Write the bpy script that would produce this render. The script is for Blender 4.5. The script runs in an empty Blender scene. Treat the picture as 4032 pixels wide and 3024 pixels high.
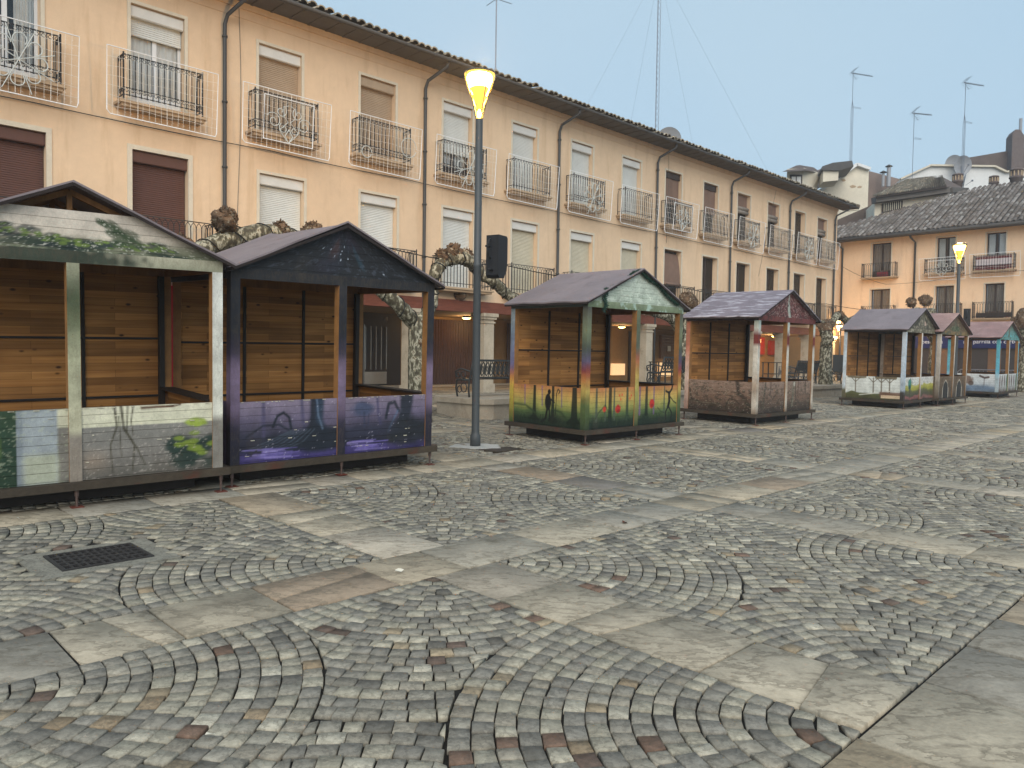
import bpy, math, random
import numpy as np
from mathutils import Matrix, Vector
R_=random.Random(7)
# ------------------------------------------------------------------ frame of the square
F=3025.66; PITCH=.0359; ROLL=.014; GA=-.0048; GB=.0101; PHI=.79525714; DW=17.7485
SP,CP=math.sin(PHI),math.cos(PHI)
TH=math.pi/2-PHI
def UW(u,w,z=0.): return Vector((SP*u-CP*w, CP*u+SP*w, z))
def uw_of(x,y): return SP*x+CP*y, -CP*x+SP*y
def gz(x,y):
    u,w=uw_of(x,y)
    t=min(1,max(0,(w-12.8)/4.6)); t=t*t*(3-2*t)
    return GA*x+GB*y+.22*t
def gzu(u,w):
    p=UW(u,w); return gz(p.x,p.y)
def AT(px,py,D): # a spot seen in the photograph, brought to its real distance
    return Vector(((px-2016)/F*D, D, 1.6+(1403+.014*(px-2016)-py)/F*D))
def S(*c):
    c=c[0] if len(c)==1 else c
    out=[]
    for v in c:
        v=v/255.; out.append(v/12.92 if v<=.04045 else ((v+.055)/1.055)**2.4)
    return tuple(out)
scene=bpy.context.scene; COL=scene.collection
# ------------------------------------------------------------------ objects
def tag(o,label=None,cat=None,group=None,kind=None):
    if label: o['label']=label
    if cat: o['category']=cat
    if group: o['group']=group
    if kind: o['kind']=kind
    return o
def empty(name,loc,rz=0.,label=None,cat=None,group=None,mat=None):
    o=bpy.data.objects.new(name,None); o.empty_display_size=.2; COL.objects.link(o)
    if mat is not None: o.matrix_world=mat
    else:
        o.location=loc; o.rotation_euler=(0,0,rz)
    return tag(o,label,cat,group)
class MB:
    def __init__(s): s.v=[];s.f=[];s.c=None
    def add(s,vs,fs):
        b=len(s.v); s.v+=[tuple(p) for p in vs]; s.f+=[tuple(i+b for i in f) for f in fs]; return s
    def box(s,x0,x1,y0,y1,z0,z1):
        return s.add([(x0,y0,z0),(x1,y0,z0),(x1,y1,z0),(x0,y1,z0),(x0,y0,z1),(x1,y0,z1),(x1,y1,z1),(x0,y1,z1)],
            [(0,3,2,1),(4,5,6,7),(0,1,5,4),(1,2,6,5),(2,3,7,6),(3,0,4,7)])
    def bar(s,a,b,w,h=None,up=(0,0,1)):
        h=h or w; a=Vector(a);b=Vector(b);d=(b-a).normalized(); u=Vector(up)
        if abs(d.dot(u))>.95: u=Vector((1,0,0))
        r=d.cross(u).normalized(); u=r.cross(d)
        r=r*w/2;u=u*h/2
        return s.add([a-r-u,a+r-u,a+r+u,a-r+u,b-r-u,b+r-u,b+r+u,b-r+u],
            [(0,1,2,3),(7,6,5,4),(0,4,5,1),(1,5,6,2),(2,6,7,3),(3,7,4,0)])
    def tube(s,pts,r,n=8,cap=True,closed=False):
        pts=[Vector(p) for p in pts]; m=len(pts)
        rr=r if isinstance(r,(list,tuple)) else [r]*m
        b=len(s.v); nrm=None
        for i,p in enumerate(pts):
            if closed: d=pts[(i+1)%m]-pts[i-1]
            else: d=pts[min(i+1,m-1)]-pts[max(i-1,0)]
            d=d.normalized() if d.length>1e-9 else Vector((0,0,1))
            if nrm is None:
                nrm=Vector((0,0,1)) if abs(d.z)<.9 else Vector((1,0,0))
            nrm=(nrm-d*nrm.dot(d)); nrm=nrm.normalized() if nrm.length>1e-6 else d.orthogonal().normalized()
            bn=d.cross(nrm)
            for k in range(n):
                a=2*math.pi*k/n; q=p+(nrm*math.cos(a)+bn*math.sin(a))*rr[i]
                s.v.append(tuple(q))
        for i in range(m if closed else m-1):
            j=(i+1)%m
            for k in range(n):
                s.f.append((b+i*n+k,b+i*n+(k+1)%n,b+j*n+(k+1)%n,b+j*n+k))
        if cap and not closed:
            s.f.append(tuple(b+k for k in range(n))[::-1]); s.f.append(tuple(b+(m-1)*n+k for k in range(n)))
        return s
    def lathe(s,prof,n=20,c=(0,0,0),a0=0.):
        b=len(s.v)
        for (r,z) in prof:
            for k in range(n):
                a=a0+2*math.pi*k/n; s.v.append((c[0]+r*math.cos(a),c[1]+r*math.sin(a),c[2]+z))
        for i in range(len(prof)-1):
            for k in range(n): s.f.append((b+i*n+k,b+i*n+(k+1)%n,b+(i+1)*n+(k+1)%n,b+(i+1)*n+k))
        s.f.append(tuple(b+k for k in range(n))[::-1]); s.f.append(tuple(b+(len(prof)-1)*n+k for k in range(n)))
        return s
    def prism(s,poly,axis,a,b):   # poly in the two remaining axes
        n=len(poly)
        def P(p,t):
            if axis=='x': return (t,p[0],p[1])
            if axis=='y': return (p[0],t,p[1])
            return (p[0],p[1],t)
        return s.add([P(p,a) for p in poly]+[P(p,b) for p in poly],
            [tuple(range(n)),tuple(range(2*n-1,n-1,-1))]+[(i,i+n,(i+1)%n+n,(i+1)%n) for i in range(n)])
    def blob(s,c,r,seed=0,sx=1,sy=1,sz=1,amp=.22,seg=12):
        rr=random.Random(seed); ph=[(rr.uniform(0,6.3),rr.uniform(1.5,4),rr.uniform(0,6.3),rr.uniform(1.5,4)) for _ in range(5)]
        b=len(s.v); rings=seg//2+2
        for i in range(rings+1):
            t=math.pi*i/rings
            for k in range(seg):
                a=2*math.pi*k/seg
                q=1+amp*sum(math.sin(p[0]+p[1]*a)*math.sin(p[2]+p[3]*t) for p in ph)/2.2+rr.uniform(-.06,.06)
                if i in (0,rings): q=1
                s.v.append((c[0]+r*q*sx*math.sin(t)*math.cos(a),c[1]+r*q*sy*math.sin(t)*math.sin(a),c[2]+r*q*sz*math.cos(t)))
        for i in range(rings):
            for k in range(seg): s.f.append((b+i*seg+k,b+(i+1)*seg+k,b+(i+1)*seg+(k+1)%seg,b+i*seg+(k+1)%seg))
        return s
    def build(s,name,mat,parent=None,smooth=False,col=None,norm=False):
        me=bpy.data.meshes.new(name); me.from_pydata(s.v,[],s.f)
        if norm:
            import bmesh
            bm=bmesh.new(); bm.from_mesh(me); bmesh.ops.recalc_face_normals(bm,faces=bm.faces); bm.to_mesh(me); bm.free()
        me.materials.append(mat)
        if col is not None:
            at=me.color_attributes.new('Col','FLOAT_COLOR','POINT')
            c=np.ones((len(s.v),4),np.float32); c[:,:3]=np.asarray(col,np.float32); at.data.foreach_set('color',c.ravel())
        if smooth: me.polygons.foreach_set('use_smooth',[True]*len(me.polygons))
        me.update()
        o=bpy.data.objects.new(name,me); COL.objects.link(o)
        if parent is not None: o.parent=parent
        return o
def npmesh(name,V,Fc,mat,col=None,parent=None,smooth=False):
    V=np.asarray(V,np.float32); Fc=np.asarray(Fc,np.int32)
    me=bpy.data.meshes.new(name); n=len(Fc)
    me.vertices.add(len(V)); me.vertices.foreach_set('co',V.ravel())
    me.loops.add(n*4); me.loops.foreach_set('vertex_index',Fc.ravel())
    me.polygons.add(n); me.polygons.foreach_set('loop_start',np.arange(0,n*4,4,dtype=np.int32))
    try: me.polygons.foreach_set('loop_total',np.full(n,4,dtype=np.int32))
    except Exception: pass
    me.update(calc_edges=True); me.validate()
    me.materials.append(mat)
    if col is not None:
        at=me.color_attributes.new('Col','FLOAT_COLOR','POINT')
        c=np.ones((len(V),4),np.float32); c[:,:3]=col; at.data.foreach_set('color',c.ravel())
    if smooth: me.polygons.foreach_set('use_smooth',[True]*n)
    o=bpy.data.objects.new(name,me); COL.objects.link(o)
    if parent is not None: o.parent=parent
    return o
# ------------------------------------------------------------------ materials
def pm(name,col,rough=.75,var=.15,scale=4.,bump=.15,bscale=60.,metal=0.,attr=False,stretch=(1,1,1),spec=.3,
       chips=None,grooves=None,emit=None,estr=0.,stain=None,bdist=.01,contour=None):
    m=bpy.data.materials.new(name); m.use_nodes=True; nt=m.node_tree; N=nt.nodes; L=nt.links; N.clear()
    out=N.new('ShaderNodeOutputMaterial'); b=N.new('ShaderNodeBsdfPrincipled'); L.new(b.outputs[0],out.inputs[0])
    b.inputs['Roughness'].default_value=rough; b.inputs['Metallic'].default_value=metal; b.inputs['Specular IOR Level'].default_value=spec
    tc=N.new('ShaderNodeTexCoord'); mp=N.new('ShaderNodeMapping'); L.new(tc.outputs['Object'],mp.inputs[0]); mp.inputs['Scale'].default_value=stretch
    def noise(sc,det=5,ro=.6,src=mp.outputs[0]):
        n=N.new('ShaderNodeTexNoise'); n.inputs['Scale'].default_value=sc; n.inputs['Detail'].default_value=det; n.inputs['Roughness'].default_value=ro
        L.new(src,n.inputs['Vector']); return n
    def mix(kind,fac,a,bb):
        x=N.new('ShaderNodeMix'); x.data_type='RGBA'; x.blend_type=kind
        for sock,v in ((x.inputs[0],fac),(x.inputs[6],a),(x.inputs[7],bb)):
            if hasattr(v,'links'): L.new(v,sock)
            elif isinstance(v,(int,float)): sock.default_value=v
            else: sock.default_value=(*v,1)
        return x.outputs[2]
    def ramp(src,p0,p1,c0=(0,0,0),c1=(1,1,1)):
        r=N.new('ShaderNodeValToRGB'); L.new(src,r.inputs[0]); e=r.color_ramp.elements
        e[0].position=p0;e[1].position=p1;e[0].color=(*c0,1);e[1].color=(*c1,1); return r.outputs[0]
    if attr:
        a=N.new('ShaderNodeAttribute'); a.attribute_name='Col'; base=a.outputs['Color']
    else:
        rgb=N.new('ShaderNodeRGB'); rgb.outputs[0].default_value=(*col,1); base=rgb.outputs[0]
    n1=noise(scale); f=ramp(n1.outputs['Fac'],.3,.7,(1-var,)*3,(1+var,)*3)
    base=mix('MULTIPLY',1.,base,f)
    n2=noise(scale*9,4,.7); f2=ramp(n2.outputs['Fac'],.3,.7,(1-var*.6,)*3,(1+var*.6,)*3)
    base=mix('MULTIPLY',1.,base,f2)
    if stain:
        sc,colr,p0,p1,st=stain
        mp2=N.new('ShaderNodeMapping'); L.new(tc.outputs['Object'],mp2.inputs[0]); mp2.inputs['Scale'].default_value=st
        n=noise(sc,6,.65,mp2.outputs[0]); base=mix('MIX',ramp(n.outputs['Fac'],p0,p1),base,colr)
    if contour:
        sc,colr,st,amt=contour
        mp3=N.new('ShaderNodeMapping'); L.new(tc.outputs['Object'],mp3.inputs[0]); mp3.inputs['Scale'].default_value=st; mp3.inputs['Rotation'].default_value=(0,0,.5)
        n=noise(sc,6,.62,mp3.outputs[0]); r=N.new('ShaderNodeValToRGB'); L.new(n.outputs['Fac'],r.inputs[0]); e=r.color_ramp.elements
        e[0].position=.44; e[0].color=(0,0,0,1); e[1].position=.5; e[1].color=(amt,amt,amt,1); q=e.new(.507); q.color=(0,0,0,1); q2=e.new(.58); q2.color=(0,0,0,1); q3=e.new(.63); q3.color=(amt,amt,amt,1); q4=e.new(.636); q4.color=(0,0,0,1)
        base=mix('MIX',r.outputs[0],base,colr)
    if chips:
        sc,colr,p0,st=chips
        mp2=N.new('ShaderNodeMapping'); L.new(tc.outputs['Object'],mp2.inputs[0]); mp2.inputs['Scale'].default_value=st
        n=noise(sc,8,.75,mp2.outputs[0]); base=mix('MIX',ramp(n.outputs['Fac'],p0,p0+.02),base,colr)
    hgt=noise(bscale,5,.6).outputs['Fac']
    if grooves:   # plank joints across z
        pitch=grooves
        sx=N.new('ShaderNodeSeparateXYZ'); L.new(tc.outputs['Object'],sx.inputs[0])
        d=N.new('ShaderNodeMath'); d.operation='DIVIDE'; L.new(sx.outputs['Z'],d.inputs[0]); d.inputs[1].default_value=pitch
        fr=N.new('ShaderNodeMath'); fr.operation='FRACT'; L.new(d.outputs[0],fr.inputs[0])
        g=ramp(fr.outputs[0],.0,.07)
        base=mix('MULTIPLY',1.,base,ramp(fr.outputs[0],.02,.055,(.42,.40,.38),(1,1,1)))
        mm=N.new('ShaderNodeMath'); mm.operation='MULTIPLY_ADD'; L.new(g,mm.inputs[0]); mm.inputs[1].default_value=3.; L.new(hgt,mm.inputs[2]); hgt=mm.outputs[0]
    L.new(base,b.inputs['Base Color'])
    if bump:
        bp=N.new('ShaderNodeBump'); bp.inputs['Strength'].default_value=bump; bp.inputs['Distance'].default_value=bdist; L.new(hgt,bp.inputs['Height']); L.new(bp.outputs[0],b.inputs['Normal'])
    if emit:
        b.inputs['Emission Color'].default_value=(*emit,1); b.inputs['Emission Strength'].default_value=estr
    return m
def pine(name,tint,dark):
    """rows of narrow solid pine boards with knots"""
    m=bpy.data.materials.new(name); m.use_nodes=True; nt=m.node_tree; N=nt.nodes; L=nt.links; b=N['Principled BSDF']
    b.inputs['Roughness'].default_value=.7; b.inputs['Specular IOR Level'].default_value=.2
    tc=N.new('ShaderNodeTexCoord'); oi=N.new('ShaderNodeObjectInfo')
    ad=N.new('ShaderNodeVectorMath'); ad.operation='ADD'; L.new(tc.outputs['Object'],ad.inputs[0])
    sx=N.new('ShaderNodeSeparateXYZ'); L.new(tc.outputs['Object'],sx.inputs[0])
    sm=N.new('ShaderNodeMath'); sm.operation='ADD'; L.new(sx.outputs['X'],sm.inputs[0]); L.new(sx.outputs['Y'],sm.inputs[1])
    cb=N.new('ShaderNodeCombineXYZ'); L.new(sm.outputs[0],cb.inputs[0]); L.new(sx.outputs['Z'],cb.inputs[1])
    br=N.new('ShaderNodeTexBrick'); L.new(cb.outputs[0],br.inputs['Vector'])
    br.inputs['Scale'].default_value=1.; br.inputs['Brick Width'].default_value=.86; br.inputs['Row Height'].default_value=.085
    br.inputs['Mortar Size'].default_value=.0012; br.offset=.37; br.inputs['Bias'].default_value=-.1
    br.inputs['Color1'].default_value=(*[c*1.3 for c in tint],1); br.inputs['Color2'].default_value=(*[c*.55 for c in tint],1); br.inputs['Mortar'].default_value=(*[c*.45 for c in dark],1)
    mp=N.new('ShaderNodeMapping'); L.new(cb.outputs[0],mp.inputs[0]); mp.inputs['Scale'].default_value=(.7,17,1)
    n=N.new('ShaderNodeTexNoise'); n.inputs['Scale'].default_value=1.4; n.inputs['Detail'].default_value=7; L.new(mp.outputs[0],n.inputs[0])
    r=N.new('ShaderNodeValToRGB'); L.new(n.outputs['Fac'],r.inputs[0]); r.color_ramp.elements[0].position=.35; r.color_ramp.elements[1].position=.68
    r.color_ramp.elements[0].color=(.74,.66,.58,1); r.color_ramp.elements[1].color=(1.08,1.07,1.06,1)
    x=N.new('ShaderNodeMix'); x.data_type='RGBA'; x.blend_type='MULTIPLY'; x.inputs[0].default_value=1; L.new(br.outputs['Color'],x.inputs[6]); L.new(r.outputs[0],x.inputs[7])
    mv=N.new('ShaderNodeMapping'); L.new(cb.outputs[0],mv.inputs[0]); mv.inputs['Scale'].default_value=(4.2,8.,1)
    vo=N.new('ShaderNodeTexVoronoi'); L.new(mv.outputs[0],vo.inputs['Vector']); vo.inputs['Scale'].default_value=1.
    k=N.new('ShaderNodeValToRGB'); L.new(vo.outputs['Distance'],k.inputs[0]); k.color_ramp.elements[0].position=.07; k.color_ramp.elements[1].position=.16
    k.color_ramp.elements[0].color=(1,1,1,1); k.color_ramp.elements[1].color=(0,0,0,1)
    y=N.new('ShaderNodeMix'); y.data_type='RGBA'; L.new(k.outputs[0],y.inputs[0]); L.new(x.outputs[2],y.inputs[6]); y.inputs[7].default_value=(.07,.03,.012,1)
    n3=N.new('ShaderNodeTexNoise'); n3.inputs['Scale'].default_value=1.1; L.new(ad.outputs[0],n3.inputs[0])
    r3=N.new('ShaderNodeValToRGB'); L.new(n3.outputs['Fac'],r3.inputs[0]); r3.color_ramp.elements[0].position=.35; r3.color_ramp.elements[0].color=(.6,.55,.5,1); r3.color_ramp.elements[1].position=.62
    z=N.new('ShaderNodeMix'); z.data_type='RGBA'; z.blend_type='MULTIPLY'; z.inputs[0].default_value=.8; L.new(y.outputs[2],z.inputs[6]); L.new(r3.outputs[0],z.inputs[7])
    L.new(z.outputs[2],b.inputs['Base Color'])
    return m
def emat(name,c,s):
    m=bpy.data.materials.new(name); m.use_nodes=True; N=m.node_tree.nodes; b=N['Principled BSDF']
    b.inputs['Base Color'].default_value=(*c,1); b.inputs['Emission Color'].default_value=(*c,1); b.inputs['Emission Strength'].default_value=s; return m
def glassmat(name,tint,clear,rough=.05):
    m=bpy.data.materials.new(name); m.use_nodes=True; nt=m.node_tree; N=nt.nodes; L=nt.links; N.clear()
    out=N.new('ShaderNodeOutputMaterial'); t=N.new('ShaderNodeBsdfTransparent'); t.inputs[0].default_value=(*tint,1)
    g=N.new('ShaderNodeBsdfGlossy'); g.inputs['Roughness'].default_value=rough; g.inputs[0].default_value=(1,1,1,1)
    mx=N.new('ShaderNodeMixShader'); fr=N.new('ShaderNodeFresnel'); fr.inputs[0].default_value=clear
    L.new(fr.outputs[0],mx.inputs[0]); L.new(t.outputs[0],mx.inputs[1]); L.new(g.outputs[0],mx.inputs[2]); L.new(mx.outputs[0],out.inputs[0]); return m
M={}
M['stucco']=pm('ochre_stucco',S(215,189,159),.9,.07,.5,.25,140,stain=(1.1,S(178,148,112),.52,.95,(2.5,2.5,.3)))
M['stucco2']=pm('peach_stucco',S(230,200,168),.9,.06,.6,.2,140,stain=(1.,S(186,146,108),.54,.95,(2,2,.35)))
M['trim']=pm('cream_trim',S(205,196,178),.8,.08,3,.1,80)
M['whitebox']=pm('white_shutter_box',S(208,208,204),.5,.06,3,.03,80)
M['sh_white']=pm('white_shutter',S(205,208,205),.5,.06,3,.03,80)
M['sh_beige']=pm('beige_shutter',S(165,146,124),.6,.08,3,.03,80)
M['sh_cream']=pm('cream_shutter',S(192,186,166),.6,.08,3,.03,80)
M['sh_brown']=pm('brown_shutter',S(88,60,52),.6,.08,3,.03,80)
M['blind']=pm('brown_roll_blind',S(120,98,86),.85,.1,4,.1,60)
M['rolled']=pm('rolled_grey_blind',S(135,128,120),.85,.12,6,.2,60)
M['curtain']=pm('white_curtain',S(224,222,218),.9,.08,4,.05,60)
M['gcurtain']=pm('grey_curtain',S(150,138,128),.9,.1,4,.05,60)
M['frame_w']=pm('white_window_frame',S(215,218,220),.5,.04,4,.03,60)
M['frame_d']=pm('dark_window_frame',S(60,50,45),.55,.08,4,.03,60)
M['pane']=glassmat('window_glass',(.93,.95,.96),1.4)
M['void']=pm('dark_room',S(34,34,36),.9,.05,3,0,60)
M['iron']=pm('black_iron',S(36,36,38),.5,.1,9,.1,120,spec=.4)
M['slab']=pm('balcony_stone',S(172,150,124),.85,.1,3,.2,70)
M['pipe']=pm('dark_downpipe',S(62,64,66),.5,.08,5,.05,90,spec=.4)
M['soffit']=pm('grey_soffit',S(96,92,88),.85,.12,2.5,.15,40)
M['gutter']=pm('dark_gutter',S(74,72,70),.6,.1,4,.05,60)
M['rtile']=pm('clay_roof_tile',None,.85,.22,5,.3,50,attr=True,stain=(6,S(70,68,58),.5,.8,(1,1,1)))
M['stone']=pm('column_stone',S(178,168,150),.85,.14,2.2,.3,40,stain=(3,S(128,112,92),.55,.85,(1,1,1)))
M['redbeam']=pm('red_brown_beam',S(112,66,52),.8,.22,3,.3,40,stretch=(1,1,6))
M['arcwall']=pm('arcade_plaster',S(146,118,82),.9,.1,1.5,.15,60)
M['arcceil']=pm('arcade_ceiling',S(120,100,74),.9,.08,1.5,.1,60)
M['dkdoor']=pm('dark_door_metal',S(46,40,36),.45,.1,5,.05,60,spec=.5)
M['fold']=pm('folding_gate_metal',S(70,48,42),.5,.2,6,.1,60,spec=.4)
M['silver']=pm('polished_bar',S(190,186,178),.25,.05,5,.02,60,metal=.9)
M['lamp_pole']=pm('grey_lamp_pole',S(70,74,76),.5,.08,6,.08,90,spec=.4)
M['ledwhite']=pm('white_rope_light',S(232,234,236),.45,.04,6,0,60)
M['ledgrey']=pm('grey_rope_light',S(196,202,200),.5,.06,6,0,60)
M['cablew']=pm('pale_light_string',S(226,222,214),.5,.08,30,0,60)
M['cable']=pm('black_cable',S(30,30,30),.6,.1,6,0,60)
M['speaker']=pm('black_speaker',S(34,34,36),.6,.1,5,.1,150,spec=.35)
M['kroof']=pm('purple_roofing',S(128,116,118),.55,.16,1.3,.15,35,stain=(2.2,S(96,80,82),.55,.8,(1,1,1)),spec=.5)
M['kroof_s']=pm('streaked_roofing',S(118,108,116),.5,.16,1.3,.15,35,stain=(3.,S(178,176,186),.53,.62,(5,.7,5)),spec=.5)
M['kroof_r']=pm('weathered_roofing',S(146,116,112),.6,.2,2.,.15,35,stain=(2.6,S(176,150,142),.52,.75,(1,1,1)),spec=.4)
M['kedge']=pm('roof_edge_felt',S(44,36,34),.8,.2,5,.1,50)
M['kmetal']=pm('black_panel_frame',S(36,30,26),.6,.15,5,.1,60)
M['kbase']=pm('rusty_base_frame',S(62,54,44),.7,.28,2.5,.2,50,stain=(3,S(82,46,34),.55,.75,(1,1,1)))
M['foot']=pm('steel_foot',S(92,76,70),.6,.2,8,.1,60,metal=.3)
M['rust']=pm('rusty_plate',S(96,48,36),.8,.25,8,.2,60)
M['paint']=pm('mural_paint',None,.6,.2,5,.3,90,attr=True,grooves=.088,stain=(2.4,S(70,62,52),.56,1.0,(1,1,.7)),chips=(13,S(186,176,158),.735,(.5,.5,3.2)),spec=.3)
M['postpaint']=pm('painted_post',None,.65,.2,6,.3,90,attr=True,stain=(3.,S(78,68,56),.54,.95,(1,1,.5)),contour=(7,S(96,80,62),(1,1,.3),.2),chips=(22,S(84,64,48),.67,(1,1,.5)),spec=.25)
M['pine']=pine('pine_boards',S(174,126,72),S(84,56,32))
M['pinedark']=pm('raw_pine_post',S(128,90,52),.75,.3,3,.2,60,stretch=(1,1,.12))
M['ceil']=pm('kiosk_ceiling',S(64,48,36),.85,.2,3,.15,60)
M['bark']=None
M['iron2']=pm('cast_iron_bench',S(52,56,58),.5,.12,8,.15,80,spec=.4)
M['plinth']=pm('plinth_stone',S(166,156,140),.85,.16,3,.35,45,stain=(3,S(112,100,86),.55,.85,(1,1,.6)))
M['tinsel']=pm('green_tinsel',S(32,62,48),.6,.3,30,.2,90)
M['antenna']=pm('antenna_metal',S(122,126,134),.4,.08,9,0,60,metal=.4)
M['dish']=pm('dish_metal',S(150,152,156),.5,.08,6,0,60)
M['whitewall']=pm('white_plaster',S(216,216,214),.9,.07,.6,.1,40,stain=(.9,S(176,174,168),.6,.85,(1,1,.3)))
M['creamwall']=pm('cream_plaster',S(214,205,186),.9,.08,.6,.1,40,stain=(1.2,S(168,156,138),.66,.8,(1,1,1)))
M['greywall']=pm('brown_render',S(128,112,104),.9,.12,.8,.1,40)
M['slate']=pm('dark_tile_far',S(96,84,78),.85,.18,1.5,.3,12)
M['brick']=pm('old_brick',S(104,92,88),.9,.16,4,.2,30)
M['navy']=pm('navy_fascia',S(28,36,84),.5,.08,3,.03,60)
M['letter']=pm('white_lettering',S(214,214,220),.5,.03,3,0,60)
M['shopglass']=pm('dark_shop_window',S(66,62,62),.18,.12,.6,0,60,spec=.6)
M['shopwood']=pm('brown_shop_curtain',S(116,88,66),.8,.12,1,.1,40)
M['redcloth']=pm('dark_red_cloth',S(120,44,52),.9,.15,6,.1,60)
M['whitecloth']=pm('pale_cloth',S(206,196,200),.9,.08,6,.1,60)
M['red']=pm('red_shop_panel',S(150,44,38),.6,.1,2,.05,60)
M['redstrip']=pm('bright_red_strip',S(206,34,48),.5,.1,4,.05,60)
M['leaf']=pm('dry_leaf',S(96,52,32),.8,.2,20,.1,90)
M['paper']=pm('paper_notice',S(206,200,184),.8,.05,10,0,60)
M['rattan']=pm('grey_patio_chair',S(84,88,92),.6,.15,12,.2,90)
M['tabletop']=pm('dark_table_top',S(52,46,42),.4,.1,4,.05,60,spec=.5)
M['grate']=pm('cast_grate',S(64,62,62),.5,.15,9,.15,90,metal=.4)
M['drainpit']=pm('drain_pit',S(12,12,12),.9,.05,5,0,60)
M['mortar']=pm('grey_mortar',S(132,128,116),.9,.2,6,.5,40,contour=(9,S(84,80,72),(1,1,1),.7))
M['cement']=pm('pale_cement',S(176,174,168),.9,.15,5,.3,50)
def bark():
    m=bpy.data.materials.new('plane_bark'); m.use_nodes=True; nt=m.node_tree; N=nt.nodes; L=nt.links; b=N['Principled BSDF']; b.inputs['Roughness'].default_value=.8
    tc=N.new('ShaderNodeTexCoord'); mp=N.new('ShaderNodeMapping'); L.new(tc.outputs['Object'],mp.inputs[0]); mp.inputs['Scale'].default_value=(1,1,.55)
    n=N.new('ShaderNodeTexNoise'); n.inputs['Scale'].default_value=15; n.inputs['Detail'].default_value=4; L.new(mp.outputs[0],n.inputs[0])
    r=N.new('ShaderNodeValToRGB'); L.new(n.outputs['Fac'],r.inputs[0]); r.color_ramp.interpolation='CONSTANT'
    e=r.color_ramp.elements; e[0].position=0; e[0].color=(*S(76,70,54),1); e[1].position=.45; e[1].color=(*S(112,108,88),1)
    a=e.new(.55); a.color=(*S(182,178,158),1); a2=e.new(.66); a2.color=(*S(112,96,74),1)
    n2=N.new('ShaderNodeTexNoise'); n2.inputs['Scale'].default_value=40; L.new(mp.outputs[0],n2.inputs[0])
    r2=N.new('ShaderNodeValToRGB'); L.new(n2.outputs['Fac'],r2.inputs[0]); r2.color_ramp.elements[0].color=(.7,.7,.7,1); r2.color_ramp.elements[0].position=.3
    x=N.new('ShaderNodeMix'); x.data_type='RGBA'; x.blend_type='MULTIPLY'; x.inputs[0].default_value=1; L.new(r.outputs[0],x.inputs[6]); L.new(r2.outputs[0],x.inputs[7]); L.new(x.outputs[2],b.inputs['Base Color'])
    bp=N.new('ShaderNodeBump'); bp.inputs['Strength'].default_value=.4; bp.inputs['Distance'].default_value=.02; L.new(n.outputs['Fac'],bp.inputs['Height']); L.new(bp.outputs[0],b.inputs['Normal'])
    return m
M['bark']=bark()
M['scab']=pm('flaky_brown_bark',S(104,84,66),.9,.45,9,.9,26,stain=(11,S(168,160,140),.56,.66,(1,1,1)),bdist=.05)
M['bulb']=emat('sodium_bulb',(1.,.60,.12),30.)
M['bulblow']=emat('sodium_glow',(1.,.52,.10),.95)
M['bulb2']=emat('sodium_bulb_dim',(1.,.60,.16),9.)
M['warmlit']=emat('warm_glow_panel',(1.,.66,.34),.42)  # warm lamplight on arcade panels put into their own emission
M['lampglass']=glassmat('lamp_glass',(1.,.93,.75),1.35)
# ------------------------------------------------------------------ ground and paving
def stone_mat():
    m=pm('cobble_stone',None,.66,.24,26,.9,60,attr=True,spec=.1,bdist=.007,stain=(1.3,S(96,92,80),.56,.9,(1,1,1)),contour=(7,S(70,68,62),(1,1,1),.4)); return m
M['cobble']=stone_mat()
M['flag']=pm('flag_stone',None,.66,.2,4.,1.,26,attr=True,spec=.1,stain=(5,S(126,118,102),.60,.72,(1,1,1)),bdist=.008,contour=(1.9,S(104,96,82),(1,2.,1),.6))
M['joint']=pm('joint_soil',S(30,28,25),.95,.3,14,.4,50,stain=(2.,S(44,52,28),.6,.75,(1,1,1)))
rng=np.random.default_rng(11)
U0,W0,PER,STR=3.95,1.24,3.53,.61   # lower corner of a cobbled cell, period, band width
EDGE=0
GC=[S(144,138,125),S(156,149,132),S(130,125,115),S(164,156,138),S(150,142,127),S(138,132,120),S(176,168,150),S(108,104,96)]
GW=np.array([.2,.18,.17,.1,.14,.12,.05,.04])
RC=[S(118,96,82),S(148,130,106),S(104,88,78),S(154,138,114)]
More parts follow.
